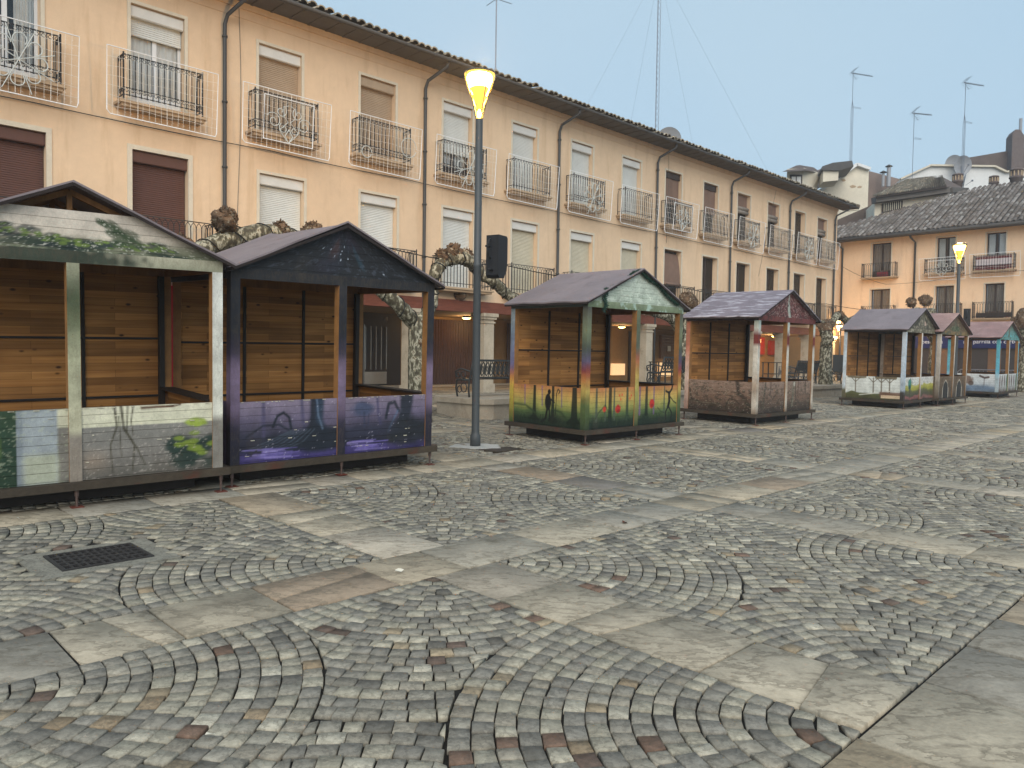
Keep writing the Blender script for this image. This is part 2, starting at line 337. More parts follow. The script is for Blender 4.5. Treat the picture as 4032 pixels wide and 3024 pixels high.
def cobbles():
    V=[];Fq=[];C=[]; nv=0
    CE=PER-STR-.008
    for iu in range(-3,14):
        for iw in range(-2,6):
            lu=U0+iu*PER; lw=W0+iw*PER; hu=lu+CE; hw=lw+CE
            if hw>17.9: hw=min(hw,17.6)
            if lw>17: continue
            cu,cw=(lu+hu)/2,(lw+hw)/2; c=UW(cu,cw)
            if c.y<0 or abs(c.x)>c.y*.72+3.2: continue
            near=c.y<17
            rows=[]
            RM=CE*.60
            pit=CE*.70711/21; RM=pit*18
            rows=[(0,k*pit+(.012 if k==0 else 0)) for k in range(18)]+[(1,k*pit+(.012 if k==0 else 0)) for k in range(21)]
            tone=rng.normal(1,.035)
            redp=.022+.035*(1 if (iu==-1 and iw==0) else 0)
            for (ox,oy,du,dw,typ) in ((lu,hw,1,-1,0),(hu,lw,-1,1,0),(lu,lw,1,1,1),(hu,hw,-1,-1,1)):
                for (t,r0) in rows:
                    if t!=typ: continue
                    r1=(round(r0/pit+.3)+.97)*pit if r0>.02 else pit*.97
                    rm=(r0+r1)/2
                    L=math.pi/2*rm; n=max(1,int(round(L/.108))); off=rng.random()*.6
                    ed=np.cumsum(rng.uniform(.8,1.2,n+1)); ed=(ed-ed[0])/(ed[-1]-ed[0]+1e-9) if n>0 else np.array([0,1])
                    if n==1: ed=np.array([0.,1.])
                    ed=ed*math.pi/2
                    for k in range(n):
                        a0,a1=ed[k],ed[k+1]; am=(a0+a1)/2
                        pu=ox+du*rm*math.cos(am); pw=oy+dw*rm*math.sin(am)
                        if not(lu<pu<hu and lw<pw<hw): continue
                        if typ==1:
                            d1=math.hypot(pu-lu,pw-hw); d2=math.hypot(pu-hu,pw-lw)
                            if min(d1,d2)<RM-.036: continue
                            dm=math.hypot(pu-ox,pw-oy); dq=math.hypot(pu-(lu+hu-ox),pw-(lw+hw-oy))
                            if dm>dq+.01: continue
                        g=.0028/rm; g=min(g,(a1-a0)*.2)
                        pts=[]
                        for (rr,aa) in ((r0+.0018,a0+g),(r1-.0018,a0+g),(r1-.0018,a1-g),(r0+.0018,a1-g)):
                            j=rng.uniform(-.0042,.0042,2)
                            x=ox+du*(rr*math.cos(aa))+j[0]; y=oy+dw*(rr*math.sin(aa))+j[1]
                            if typ==1:
                                for (qx,qy) in ((lu,hw),(hu,lw)):
                                    dd=math.hypot(x-qx,y-qy)
                                    if dd<RM+.006: x=qx+(x-qx)*(RM+.006)/dd; y=qy+(y-qy)*(RM+.006)/dd
                            x=min(max(x,lu+.004),hu-.004); y=min(max(y,lw+.004),hw-.004)
                            pts.append((x,y))
                        if du*dw<0: pts=pts[::-1]
                        area=0
                        for q in range(4): area+=pts[q][0]*pts[(q+1)%4][1]-pts[(q+1)%4][0]*pts[q][1]
                        if abs(area)/2<.0013: continue
                        if area<0: pts=pts[::-1]
                        # drain and cover openings stay free
                        if 1.30<pu<2.25 and 5.78<pw<6.60: continue
                        if 8.05<pu<8.75 and 8.55<pw<9.0: continue
                        mx=sum(p[0] for p in pts)/4; my=sum(p[1] for p in pts)/4
                        W=UW(mx,my); zg=gz(W.x,W.y)+rng.normal(0,.0035)
                        if rng.random()<redp: col=np.array(RC[rng.integers(0,4)])
                        else: col=np.array(GC[rng.choice(8,p=GW/GW.sum())])
                        col=col*tone*rng.normal(1.0,.085)
                        tl=rng.normal(0,.013,2)
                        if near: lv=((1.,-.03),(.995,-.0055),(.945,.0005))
                        else: lv=((1.,-.006),(.9,.0))
                        for (s,h) in lv:
                            for (x,y) in pts:
                                X=mx+(x-mx)*s; Y=my+(y-my)*s
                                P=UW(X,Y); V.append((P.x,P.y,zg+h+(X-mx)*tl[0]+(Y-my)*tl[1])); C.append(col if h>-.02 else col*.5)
                        m=len(lv)
                        for q in range(m-1):
                            for e in range(4): Fq.append((nv+q*4+e,nv+q*4+(e+1)%4,nv+(q+1)*4+(e+1)%4,nv+(q+1)*4+e))
                        t=nv+(m-1)*4; Fq.append((t,t+1,t+2,t+3)); nv+=4*m
    o=npmesh('cobblestone_paving',V,Fq,M['cobble'],np.clip(np.array(C),0,1)); tag(o,kind='structure')
cobbles()
FC=[S(164,153,134),S(154,146,131),S(172,158,136),S(146,139,126),S(160,149,130),S(167,156,139)]
FR=[S(164,148,126),S(154,136,116),S(126,119,111),S(170,152,126)]
def flags():
    V=[];Fq=[];C=[]
    def poly(pts,col):
        # pts quad in u,w ; inset top
        mx=sum(p[0] for p in pts)/4; my=sum(p[1] for p in pts)/4
        W=UW(mx,my)
        if W.y<-1 or abs(W.x)>W.y*.75+3.5: return
        dz=rng.normal(0,.003); b=len(V)
        nu=max(1,int(math.hypot(pts[1][0]-pts[0][0],pts[1][1]-pts[0][1])/.9))
        for (s,h) in ((1.,-.035),(1.,-.006),(.985,.001)):
            for (x,y) in pts:
                X=mx+(x-mx)*s;Y=my+(y-my)*s;P=UW(X,Y);V.append((P.x,P.y,gz(P.x,P.y)+h+dz)); C.append(col)
        for q in range(2):
            for e in range(4): Fq.append((b+q*4+e,b+q*4+(e+1)%4,b+(q+1)*4+(e+1)%4,b+(q+1)*4+e))
        Fq.append((b+8,b+9,b+10,b+11))
    def band(along,a0,a1,c0,c1):
        a=a0
        while a<a1-.05:
            L=rng.uniform(.52,1.0); b=min(a+L,a1)
            if a1-b<.3: b=a1
            g=.0065
            x0,x1,y0,y1=a+g,b-g,c0+g,c1-g
            sk=rng.uniform(-.012,.012)
            quads=[[(x0,y0),(x1+sk,y0),(x1-sk,y1),(x0,y1)]]
            rr=rng.random()
            if rr<.2:
                t=rng.uniform(.3,.7); xm=x0+(x1-x0)*t; k=rng.uniform(-.09,.09)
                quads=[[(x0,y0),(xm+k-.003,y0),(xm-k-.003,y1),(x0,y1)],[(xm+k+.003,y0),(x1,y0),(x1,y1),(xm-k+.003,y1)]]
            elif rr<.34:
                ym=y0+(y1-y0)*rng.uniform(.3,.7); k=rng.uniform(-.08,.08)
                quads=[[(x0,y0),(x1,y0),(x1,ym-k-.005),(x0,ym+k-.005)],[(x0,ym+k+.005),(x1,ym-k+.005),(x1,y1),(x0,y1)]]
            base=np.array(FR[rng.integers(0,4)] if rng.random()<.09 else FC[rng.integers(0,6)])*rng.normal(1,.05)
            for q in quads:
                if not along: q=[(y,x) for (x,y) in q][::-1]
                poly(q,np.clip(base*rng.normal(1,.02),0,1))
            a=b
    for iw in range(-3,6):
        c0=W0+iw*PER-STR
        if c0>17: continue
        band(True,-8,47,c0,min(c0+STR-.003,17.7))
    for iu in range(-3,14):
        c0=U0+iu*PER-STR
        for iw in range(-3,6):
            lo=W0+iw*PER; hi=min(lo+PER-STR,17.7)
            if lo<17.5: band(False,lo,hi,c0,c0+STR-.003)
    for (uu,ww,co) in ((0,0,0),):
        pass
    # wide threshold pavement under the arcade edge
    for k in range(-8,56):
        for (y0,y1) in ((17.62,18.6),(18.61,19.7),(19.71,20.95)):
            P=[(k*.9+.004,y0+.004),(k*.9+.896,y0+.004),(k*.9+.896,y1-.004),(k*.9+.004,y1-.004)]
            poly(P,np.clip(np.array(FC[rng.integers(0,6)])*rng.normal(.98,.05),0,1))
    o=npmesh('flagstone_bands',V,Fq,M['flag'],np.array(C)); tag(o,kind='structure')
flags()
def ground_sheet():
    V=[];Fq=[]
    us=[-400,-120,-40]+list(np.arange(-12,60,2.))+[90,160,500]; ws=[-400,-100,-30]+list(np.arange(-8,24,.8))+[26,40,70,130,500]
    for u in us:
        for w in ws:
            P=UW(u,w); x=max(-25,min(45,P.x)); y=max(-12,min(60,P.y)); V.append((P.x,P.y,gz(x,y)-.017))
    n=len(ws)
    for i in range(len(us)-1):
        for j in range(n-1): Fq.append((i*n+j,(i+1)*n+j,(i+1)*n+j+1,i*n+j+1))
    tag(npmesh('ground',V,Fq,M['joint']),kind='structure')
ground_sheet()
# drain grate
def grate():
    cu,cw=1.785,6.185; z=gzu(cu,cw)
    t=empty('drain_grate',UW(cu,cw,z),TH,'rectangular cast iron drain grate set in the cobbles before the nearest kiosk','drain grate')
    a=MB(); hx,hy=.305,.26
    a.box(-hx,hx,-hy,-hy+.025,-.02,.006).box(-hx,hx,hy-.025,hy,-.02,.006).box(-hx,-hx+.025,-hy+.025,hy-.025,-.02,.006).box(hx-.025,hx,-hy+.025,hy-.025,-.02,.006)
    a.build('grate_frame',M['grate'],t)
    b=MB()
    for k in range(1,11): x=-hx+.025+k*(2*hx-.05)/11; b.box(x-.009,x+.009,-hy+.025,hy-.025,-.018,.003)
    for k in range(1,5): y=-hy+.025+k*(2*hy-.05)/5; b.box(-hx+.025,hx-.025,y-.012,y+.012,-.016,.0055)
    b.build('grate_bars',M['grate'],t)
    MB().box(-hx+.02,hx-.02,-hy+.02,hy-.02,-.0165,-.0125).build('drain_pit',M['drainpit'],t)
    c=MB(); c.box(-hx-.16,hx+.15,-hy-.13,-hy-.002,-.024,-.004).box(-hx-.16,hx+.15,hy+.002,hy+.14,-.024,-.004).box(-hx-.16,-hx-.002,-hy,hy,-.024,-.004).box(hx+.002,hx+.15,-hy,hy,-.024,-.004)
    c.build('cement_surround',M['mortar'],t)
grate()
def cover():
    cu,cw=8.4,8.78; z=gzu(cu,cw)
    t=empty('manhole_cover',UW(cu,cw,z),TH,'small dark metal cover in the paving to the right of the lamp post foot','manhole cover')
    MB().box(-.28,.28,-.17,.17,-.02,.004).build('cover_plate',M['grate'],t)
    a=MB(); a.box(-.31,.31,-.2,-.172,-.02,.006).box(-.31,.31,.172,.2,-.02,.006).box(-.31,-.282,-.172,.172,-.02,.006).box(.282,.31,-.172,.172,-.02,.006); a.build('cover_rim',M['kbase'],t)
cover()
# ------------------------------------------------------------------ mural painting helpers (vertex colours of board fronts)
def vnoise(X,Y,sc,seed):
    r=np.random.default_rng(seed); g=r.random((64,64)); x=X*sc+seed*3.7; y=Y*sc+seed*1.3
    xi=np.floor(x).astype(int); yi=np.floor(y).astype(int); fx=x-xi; fy=y-yi; fx=fx*fx*(3-2*fx); fy=fy*fy*(3-2*fy)
    a=g[xi%64,yi%64]; b=g[(xi+1)%64,yi%64]; c=g[xi%64,(yi+1)%64]; d=g[(xi+1)%64,(yi+1)%64]
    return (a*(1-fx)+b*fx)*(1-fy)+(c*(1-fx)+d*fx)*fy
class Cv:
    def __init__(s,W,H,step=.0125):
        s.nx=max(2,int(W/step)+1); s.nz=max(2,int(H/step)+1); s.W=W; s.H=H
        s.X,s.Z=np.meshgrid(np.linspace(0,W,s.nx),np.linspace(0,H,s.nz)); s.A=np.zeros((s.nz,s.nx,3))
    def grad(s,stops,wob=.04,seed=1):   # stops (z fraction from bottom, sRGB)
        t=s.Z/s.H+(vnoise(s.X,s.Z,5,seed)-.5)*2*wob; zs=[a for a,_ in stops]
        for i in range(3): s.A[...,i]=np.interp(t,zs,[S(c)[i] for _,c in stops])
        return s
    def put(s,m,c):
        m=np.clip(m,0,1)[...,None]; s.A=s.A*(1-m)+np.array(S(c))*m; return s
    def blob(s,x,z,rx,rz,c,soft=.3,a=1.,wob=.0,seed=2):
        d=np.sqrt(((s.X-x)/rx)**2+((s.Z-z)/rz)**2)+(vnoise(s.X,s.Z,18,seed)-.5)*wob
        return s.put(a*np.clip((1-d)/soft+.5,0,1),c)
    def line(s,pts,w,c,soft=.012,a=1.,w2=None):
        w2=w if w2 is None else w2; n=len(pts)-1; best=np.zeros_like(s.X)
        for i in range(n):
            (x0,z0),(x1,z1)=pts[i],pts[i+1]; dx,dz=x1-x0,z1-z0; L=dx*dx+dz*dz+1e-9
            t=np.clip(((s.X-x0)*dx+(s.Z-z0)*dz)/L,0,1); d=np.hypot(s.X-x0-t*dx,s.Z-z0-t*dz)
            ww=w+(w2-w)*((i+t)/n); best=np.maximum(best,np.clip((ww-d)/soft+.5,0,1))
        return s.put(best*a,c)
    def rect(s,x0,x1,z0,z1,c,soft=.01,a=1.):
        m=np.clip((s.X-x0)/soft+.5,0,1)*np.clip((x1-s.X)/soft+.5,0,1)*np.clip((s.Z-z0)/soft+.5,0,1)*np.clip((z1-s.Z)/soft+.5,0,1)
        return s.put(m*a,c)
    def mottle(s,sc,th,c,seed,a=1.,st=1.,soft=.08):
        n=.6*vnoise(s.X,s.Z*st,sc,seed)+.4*vnoise(s.X,s.Z*st,sc*2.7,seed+5); return s.put(a*np.clip((n-th)/soft,0,1),c)
RAW=np.array(S(146,104,60))
def board(name,cv,org,ax,thick,parent,mat=None,maskpoly=None):
    """front face is the painted grid (x along ax, z up), a raw timber slab behind it"""
    org=Vector(org); ax=Vector(ax); nrm=ax.cross(Vector((0,0,1)))   # faces out of the kiosk
    nz,nx=cv.nz,cv.nx; V=[];C=[]
    P=np.zeros((nz,nx,3))
    X=cv.X.copy();Z=cv.Z.copy()
    if maskpoly is not None: X,Z=maskpoly(X,Z)
    for i in range(3): P[...,i]=org[i]+ax[i]*X
    P[...,2]+=Z
    idx=np.arange(nz*nx).reshape(nz,nx); Fq=np.stack([idx[:-1,:-1],idx[:-1,1:],idx[1:,1:],idx[1:,:-1]],-1).reshape(-1,4)
    V=P.reshape(-1,3); C=cv.A.reshape(-1,3)
    # rim and back
    rim=np.concatenate([idx[0,:],idx[1:,-1],idx[-1,-2::-1],idx[-2:0:-1,0]])
    Bv=V[rim]-np.array(nrm)*thick; nb=len(V); n=len(rim)
    V=np.vstack([V,V[rim],Bv]); C=np.vstack([C,C[rim]*.8,np.tile(RAW,(n,1))])
    F2=[(nb+i,nb+n+i,nb+n+(i+1)%n,nb+(i+1)%n) for i in range(n)]
    bl=nx; # back quads pair bottom with top
    Bf=[]
    cols=nx; top=[n-1-(nz-2)-j for j in range(cols)]
    base=nb+n
    bi=[base+j for j in range(cols)]; ti=[base+(cols-1+nz-1)+(cols-1-j) for j in range(cols)]
    for j in range(cols-1): Bf.append((bi[j],ti[j],ti[j+1],bi[j+1]))
    Fq=np.vstack([Fq,np.array(F2),np.array(Bf)])
    return npmesh(name,V,Fq,mat or M['paint'],np.clip(C,0,1),parent)
def post(name,x,y,s,z0,z1,stops,outs,parent,seed=0):
    """square post painted on its outer sides only; outs = set of 'x-','x+','y-','y+'"""
    h=s/2; zs=np.linspace(z0,z1,26); V=[];Fq=[];C=[]; r=random.Random(seed)
    zf=[a for a,_ in stops]; cc=[[S(c)[i] for _,c in stops] for i in range(3)]
    faces={'y-':((-h,-h),(h,-h)),'x+':((h,-h),(h,h)),'y+':((h,h),(-h,h)),'x-':((-h,h),(-h,-h))}
    for k,(a,b) in faces.items():
        base=len(V)
        for z in zs:
            t=(z-z0)/(z1-z0)+r.uniform(-.01,.01); col=[np.interp(t,zf,cc[i]) for i in range(3)] if k in outs else list(RAW)
            q=r.uniform(.92,1.06); col=[c*q for c in col]
            for p in (a,b): V.append((x+p[0],y+p[1],z)); C.append(col)
        for i in range(len(zs)-1): j=base+2*i; Fq.append((j,j+1,j+3,j+2))
    b=len(V)
    for z in (z0,z1):
        for p in ((-h,-h),(h,-h),(h,h),(-h,h)): V.append((x+p[0],y+p[1],z)); C.append(RAW)
    Fq+= [(b+3,b+2,b+1,b),(b+4,b+5,b+6,b+7)]
    return npmesh(name,V,Fq,M['postpaint'],np.clip(np.array(C),0,1),parent)
# ------------------------------------------------------------------ kiosks
KW,KL=2.80,1.85; H=KW/2; ZB,ZF,ZC,ZH,ZT=.173,.25,.955,2.327,2.44; ZE,ZA=2.398,3.058; OH,OG=.103,.093
PW=(H-.09)-.045; PH=ZC-ZF-.004
def kiosk(k,x,y,yaw,ta,tb,za,label,sp):
    n=Vector((-ta,-tb,1)).normalized(); ex=Vector((math.cos(yaw),math.sin(yaw),ta*math.cos(yaw)+tb*math.sin(yaw))).normalized(); ey=n.cross(ex)
    m=Matrix(((ex.x,ey.x,n.x,x),(ex.y,ey.y,n.y,y),(ex.z,ey.z,n.z,gz(x,y)),(0,0,0,1)))
    t=empty('market_kiosk',None,0,label,'market kiosk','painted wooden market kiosks round the square',mat=m)
    rise=(za-ZE)/(H+OH)
    # base
    b=MB(); e=.06
    b.box(-H-e,H+e,-e,0.0,ZB,ZF).box(-H-e,H+e,KL,KL+e,ZB,ZF).box(-H-e,-H,0,KL,ZB+.001,ZF-.001).box(H,H+e,0,KL,ZB+.001,ZF-.001).build('base_frame',M['kbase'],t)
    MB().box(-H,H,0,KL,ZB+.03,ZF-.01).build('floor',M['ceil'],t)
    ub=MB(); ub.box(-H+.22,H-.22,.24,.29,.02,ZB+.03).box(-H+.22,-H+.27,.29,KL-.29,.02,ZB+.03).box(H-.27,H-.22,.29,KL-.29,.02,ZB+.03).box(-H+.22,H-.22,KL-.29,KL-.24,.02,ZB+.03); ub.build('added_shade_skirt',M['kmetal'],t)  # unseen set-back skirt added so the gap under the floor stays black
    for (fx,fy) in ((-H,0),(0,-.02),(H,0),(-H,KL),(H,KL),(0,KL)):
        px=fx*.985; wv=m@Vector((px,fy,0)); gg=gz(wv.x,wv.y)-wv.z
        q=MB(); q.tube([(px,fy,gg+.008),(px,fy,ZB)],.013,8).tube([(px,fy,ZB-.06),(px,fy,ZB)],.02,8); f=q.build('foot',M['foot'],t)
        MB().box(px-.055,px+.055,fy-.055,fy+.055,gg+.002,gg+.01).build('foot_plate',M['rust'],f)
    # posts
    s=.108; c=H-s/2
    ps=sp['post']
    post('corner_post',-c,s/2,s,ZF,ZH,ps.get('FL',ps['*']),{'x-','y-'},t,1)
    post('corner_post',c,s/2,s,ZF,ZH,ps.get('FR',ps['*']),{'x+','y-'},t,2)
    post('middle_post',0,s/2-.004,s,ZF,ZH,ps.get('FM',ps['*']),{'y-'},t,3)
    post('corner_post',-c,KL-s/2,s,ZF,ZH,ps.get('BL',ps['*']),{'x-','y+'},t,4)
    post('corner_post',c,KL-s/2,s,ZF,ZH,ps.get('BR',ps['*']),{'x+','y+'},t,5)
    # header beams
    if k==2: MB().box(-H-.085,-H-.012,KL-.16,KL-.14,.98,2.28).build('red_board',M['redstrip'],t)
    def beam(name,a,b_,cv):
        ax=(Vector(b_)-Vector(a)).normalized(); return board(name,cv,a,ax,.07,t,M['postpaint'])
    hc=sp['head']
    beam('header_beam',(-H,-.002,ZH),(H,-.002,ZH),hc(KW,ZT-ZH,1))
    beam('header_beam',(-H-.002,KL,ZH),(-H-.002,0,ZH),hc(KL,ZT-ZH,2))
    r=MB(); r.box(H-.07,H,0.07,KL-.07,ZH,ZT-.002).build('header_beam',M['pinedark'],t); MB().box(-H+.07,H-.07,KL-.07,KL,ZH,ZT-.002).build('header_beam',M['pinedark'],t)
    # painted counters
    board('counter_panel',sp['pL'](PW,PH),(-H+.09,.012,ZF+.002),(1,0,0),.05,t)
    board('counter_panel',sp['pR'](PW,PH),(.045,.012,ZF+.002),(1,0,0),.05,t)
    board('side_panel',sp['pS'](KL-.18,PH),(-H+.012,KL-.09,ZF+.002),(0,-1,0),.05,t)
    q=MB(); q.box(H-.045,H-.012,.09,KL-.09,ZF+.002,ZC-.002); q.build('side_panel',M['pine'],t)
    q=MB(); q.box(H-.15,H+.02,.09,KL-.09,ZC,ZC+.022); q.build('counter_shelf',M['kmetal'],t)
    # back wall: three framed board panels
    if sp.get('back',True):
        xs=[-H+.09,-H+.09+(KW-.18)/3,-H+.09+(KW-.18)*2/3,H-.09]
        for i in range(3):
            for (z0,z1) in ((ZF,.86),(.885,1.56),(1.585,ZH)):
                MB().box(xs[i]+.016,xs[i+1]-.016,KL-.05,KL-.025,z0,z1).build('back_panel',M['pine'],t)
        g=MB()
        for xx in xs: g.box(xx-.018,xx+.018,KL-.075,KL-.02,ZF,ZH)
        for zz in (.8725,1.5725): g.box(-H+.09,H-.09,KL-.072,KL-.022,zz-.0125,zz+.0125)
        g.build('panel_frame',M['kmetal'],t)
        MB().box(H-.15,H-.09,KL-.15,KL-.08,ZF,ZH).build('inner_post',M['kmetal'],t)
    # splintered bare edges along the painted counters
    if k in (1,2):
        r_=random.Random(k)
        for side in (-1,1):
            q=MB()
            for i in range(26):
                xx=r_.uniform(.06,H-.12)*side; ww=r_.uniform(.01,.05); zz=ZC-.004 if i%3 else r_.choice([ZF+.088*j for j in range(1,8)]); hh=r_.uniform(.003,.010); q.box(xx,xx+ww,.003,.013,zz-hh,zz)
            q.build('chipped_edge',M['sh_cream'],t)
    # gables
    if sp.get('gable'):
        cv=sp['gable'](KW,za-ZT-.02)
        full=sp.get('gcut',1.)
        def tri(X,Z,hh=za-ZT-.02):
            zz=Z*full; half=H*(1-zz/ (hh+.02)*.985); return H+(X-H)/H*half, zz
        board('gable_board',cv,(-H,.006,ZT+.001),(1,0,0),.03,t,None,tri)
    q=MB(); q.prism([(-H,ZT),(H,ZT),(0,za-.03)],'y',KL-.04,KL-.01); q.build('back_gable',M['pinedark'],t)
    # roof sheets
    rm=sp['roof']
    for sd in (-1,1):
        q=MB(); nx,ny=10,8; th=.022
        rr=random.Random(k*10+sd); 
        gr=[[None]*(ny+1) for _ in range(nx+1)]
        top=[];bot=[]
        for i in range(nx+1):
            for j in range(ny+1):
                a=i/nx; yy=-OG+(KL+2*OG)*j/ny; xx=sd*(H+OH)*(1-a)
                zz=ZE+(za-ZE)*a+.012*math.sin(j*1.9+i*.9+k)*(1-a)*.6+(.03*a*(1 if j in(0,ny) else 0) if k in (2,) else 0)
                top.append((xx,yy,zz+th)); bot.append((xx,yy,zz))
        nn=len(top); fs=[]
        for i in range(nx):
            for j in range(ny):
                a,b_,c_,d=i*(ny+1)+j,(i+1)*(ny+1)+j,(i+1)*(ny+1)+j+1,i*(ny+1)+j+1
                f=(a,b_,c_,d) if sd>0 else (d,c_,b_,a)
                f=(a,d,c_,b_) if sd>0 else (a,b_,c_,d)
                fs.append(f[::-1] if False else f)
                fs.append(tuple(v+nn for v in f[::-1]))
        for i in range(nx):
            for j in (0,ny): a=i*(ny+1)+j; b_=(i+1)*(ny+1)+j; fs.append((a,b_,b_+nn,a+nn))
        for j in range(ny):
            for i in (0,nx): a=i*(ny+1)+j; fs.append((a,a+1,a+1+nn,a+nn))
        q.add(top+bot,fs); q.build('roof_sheet',rm,t,norm=True)
        w=MB(); w.bar((sd*(H+OH),-OG+.006,ZE-.012),(0,-OG+.006,za-.012),.012,.03).bar((sd*(H+OH-.01),-OG+.02,ZE-.02),(sd*(H+OH-.01),KL+OG-.02,ZE-.02),.02,.03); w.build('roof_edge',M['kedge'],t)
    # rafters
    q=MB()
    for yy in (.12,KL/2,KL-.12):
        for sd in (-1,1): q.bar((sd*H,yy,ZT-.045),(0,yy,za-.062),.05,.05)
        q.bar((0,yy,ZT+.02),(0,yy,za-.06),.045,.045)
    q.build('rafters',M['pinedark'],t)
    return t,m
# --- murals
def flat(c,seed=3,var=.06):
    return lambda W,Hh,*a: Cv(W,Hh,.03).grad([(0,c),(1,tuple(min(255,int(v*1.03)) for v in c))],.02,seed)
def m1L(W,Hh):
    c=Cv(W,Hh).grad([(0,(36,56,40)),(.5,(34,58,44)),(1,(46,66,46))]); c.rect(W*.66,W*.92,0,Hh,(128,136,142)).rect(W*.70,W*.93,0,Hh,(148,155,158),.02).rect(W*.92,W,0,Hh*.75,(116,112,104)).rect(W*.92,W,Hh*.75,Hh,(196,192,166))
    c.rect(W*.70,W*.92,0,Hh*.4,(168,170,142),.06,.7)
    for x,z in ((.14,.6),(.13,.48),(.50,.6),(.51,.45),(.24,.3),(.3,.7),(.42,.25)): c.blob(x*W,z*Hh,.07,.09,(104,124,60),.6,.55,.3,int(x*90))
    return c.mottle(26,.66,(170,176,150),4,.35,3)
def m1R(W,Hh):
    c=Cv(W,Hh).grad([(0,(96,92,84)),(.3,(118,114,108)),(.72,(126,124,118)),(.722,(204,202,176)),(1,(216,212,188))],.0,2)
    c.rect(0,.22,.1,.25,(146,128,110),.15,.6)
    for P,w in (([(.30,.7),(.32,.5),(.26,.32),(.28,.05)],.012),([(.36,.7),(.38,.5),(.48,.3),(.46,.05)],.014),([(.38,.48),(.5,.28),(.58,.1)],.011),([(.42,.7),(.41,.45)],.007),([(.47,.7),(.45,.55),(.47,.4)],.008),([(.34,.6),(.36,.2)],.006)):
        c.line(P,w,(70,66,52),.012,.9,.005)
    for i in range(16):
        r=random.Random(i); c.blob(W*.83+r.uniform(-.22,.24),.2+r.uniform(-.13,.12),.12,.07,(38,54,48),.6,.8,.5,i)
    for i in range(11):
        r=random.Random(i+40); c.blob(W*.86+r.uniform(-.2,.2),.28+r.uniform(-.11,.14),.055,.026,(118,136,50),.5,.8,.4,i)
    c.blob(W*.86,.5,.11,.045,(140,158,56),.4,.9,.4,9)
    c.line([(.55,.675),(.7,.68),(.84,.68),(.92,.70)],.012,(92,60,44),.01)
    return c.mottle(30,.70,(190,180,170),5,.4,4)
def g1(W,Hh):
    c=Cv(W,Hh).grad([(0,(104,110,88)),(.22,(136,134,114)),(.42,(204,192,176)),(1,(212,200,186))],.05)
    for i in range(70):
        r=random.Random(i); x=r.uniform(.1,W-.35); z=.12+.09*math.sin(x*2.+1)+r.uniform(-.11,.13); c.blob(x,z,.09,.045,(44,58,48) if i%3 else (34,48,50),.6,.75,.6,i)
    for i in range(90):
        r=random.Random(i+100); x=r.uniform(.15,W-.4); z=.20+.08*math.sin(x*2.+1)+r.uniform(-.07,.06); c.blob(x,z,.035,.02,(104,124,58) if i%2 else (84,104,52),.5,.8,.6,i)
    for i in range(22):
        r=random.Random(i+300); c.blob(W*.70+r.uniform(-.12,.22),.25+r.uniform(-.1,.24)*.9,.07,.06,(58,74,50),.6,.7,.5,i)
    return c.mottle(30,.68,(206,204,190),6,.6,6)
def m2(flip):
    def f(W,Hh):
        c=Cv(W,Hh).grad([(0,(58,50,98)),(.1,(66,58,108)),(.2,(32,34,48)),(.42,(50,50,66)),(.7,(100,92,114)),(1,(132,120,138))],.05,3+flip)
        D=(30,36,46)
        if not flip:
            c.line([(.30,.70),(.31,.30)],.022,(74,70,98),.03,.8); c.line([(.78,.7),(.80,.45),(.84,.3)],.02,(70,68,96),.03,.8)
            c.line([(.1,.3),(.3,.42),(.5,.42),(.65,.33)],.012,D,.02,.9); c.line([(.42,.4),(.47,.52),(.55,.56),(.62,.5),(.65,.36)],.016,D,.02)
            c.line([(.98,.72),(.97,.5),(.93,.3),(.8,.2),(.6,.12)],.09,D,.04,.95,.05); c.line([(1.02,.72),(1.02,.45),(1.08,.3),(1.3,.22)],.06,(44,58,76),.04,.8,.03)
            c.blob(1.0,.22,.34,.16,D,.4,.95,.2); c.blob(.55,.24,.3,.08,D,.6,.7,.3)
            for k in range(7): c.line([(.95-.05*k,.34),(.8-.09*k,.2),(.62-.09*k,.14)],.008,(70,80,92),.012,.6,.004)
            c.line([(.98,.7),(1.0,.5),(1.06,.34)],.012,(96,112,134),.015,.7)
            for i in range(26): r=random.Random(i); z0=.02+.13*r.random(); x0=r.uniform(.05,.3+(.16-z0)*1.2); c.line([(x0,z0+.004),(x0+r.uniform(.1,.45),z0)],r.uniform(.003,.008),(112,100,168) if i%3 else (146,134,190),.010,.7)
        else:
            c.blob(.27,.55,.15,.09,(58,70,96),.6,.85,.3); c.line([(.29,.5),(.3,.32)],.012,(56,60,84),.02); c.line([(.36,.48),(.35,.34)],.008,(56,60,84),.02)
            c.line([(.48,.7),(.5,.5),(.54,.35)],.018,(66,64,94),.03,.8); c.line([(.62,.42),(.66,.6),(.75,.62),(.82,.5)],.022,D,.02,.9)
            c.line([(.95,.74),(.93,.5),(.86,.3),(.72,.15)],.11,(36,42,52),.05,.95,.06); c.line([(.8,.5),(.72,.36),(.66,.24)],.012,(84,104,132),.02,.7)
            c.blob(.98,.22,.36,.2,(34,38,44),.5,.9,.2); c.blob(.3,.26,.5,.07,(44,46,62),.8,.7,.3)
            for i in range(26): r=random.Random(i+60); z0=.02+.14*r.random(); x0=r.uniform(.02,.35); c.line([(x0,z0+.004),(x0+r.uniform(.1,.4),z0)],r.uniform(.003,.008),(112,100,168) if i%3 else (148,136,192),.010,.7)
        return c.mottle(34,.82,(196,190,206),8,.5,3)
    return f
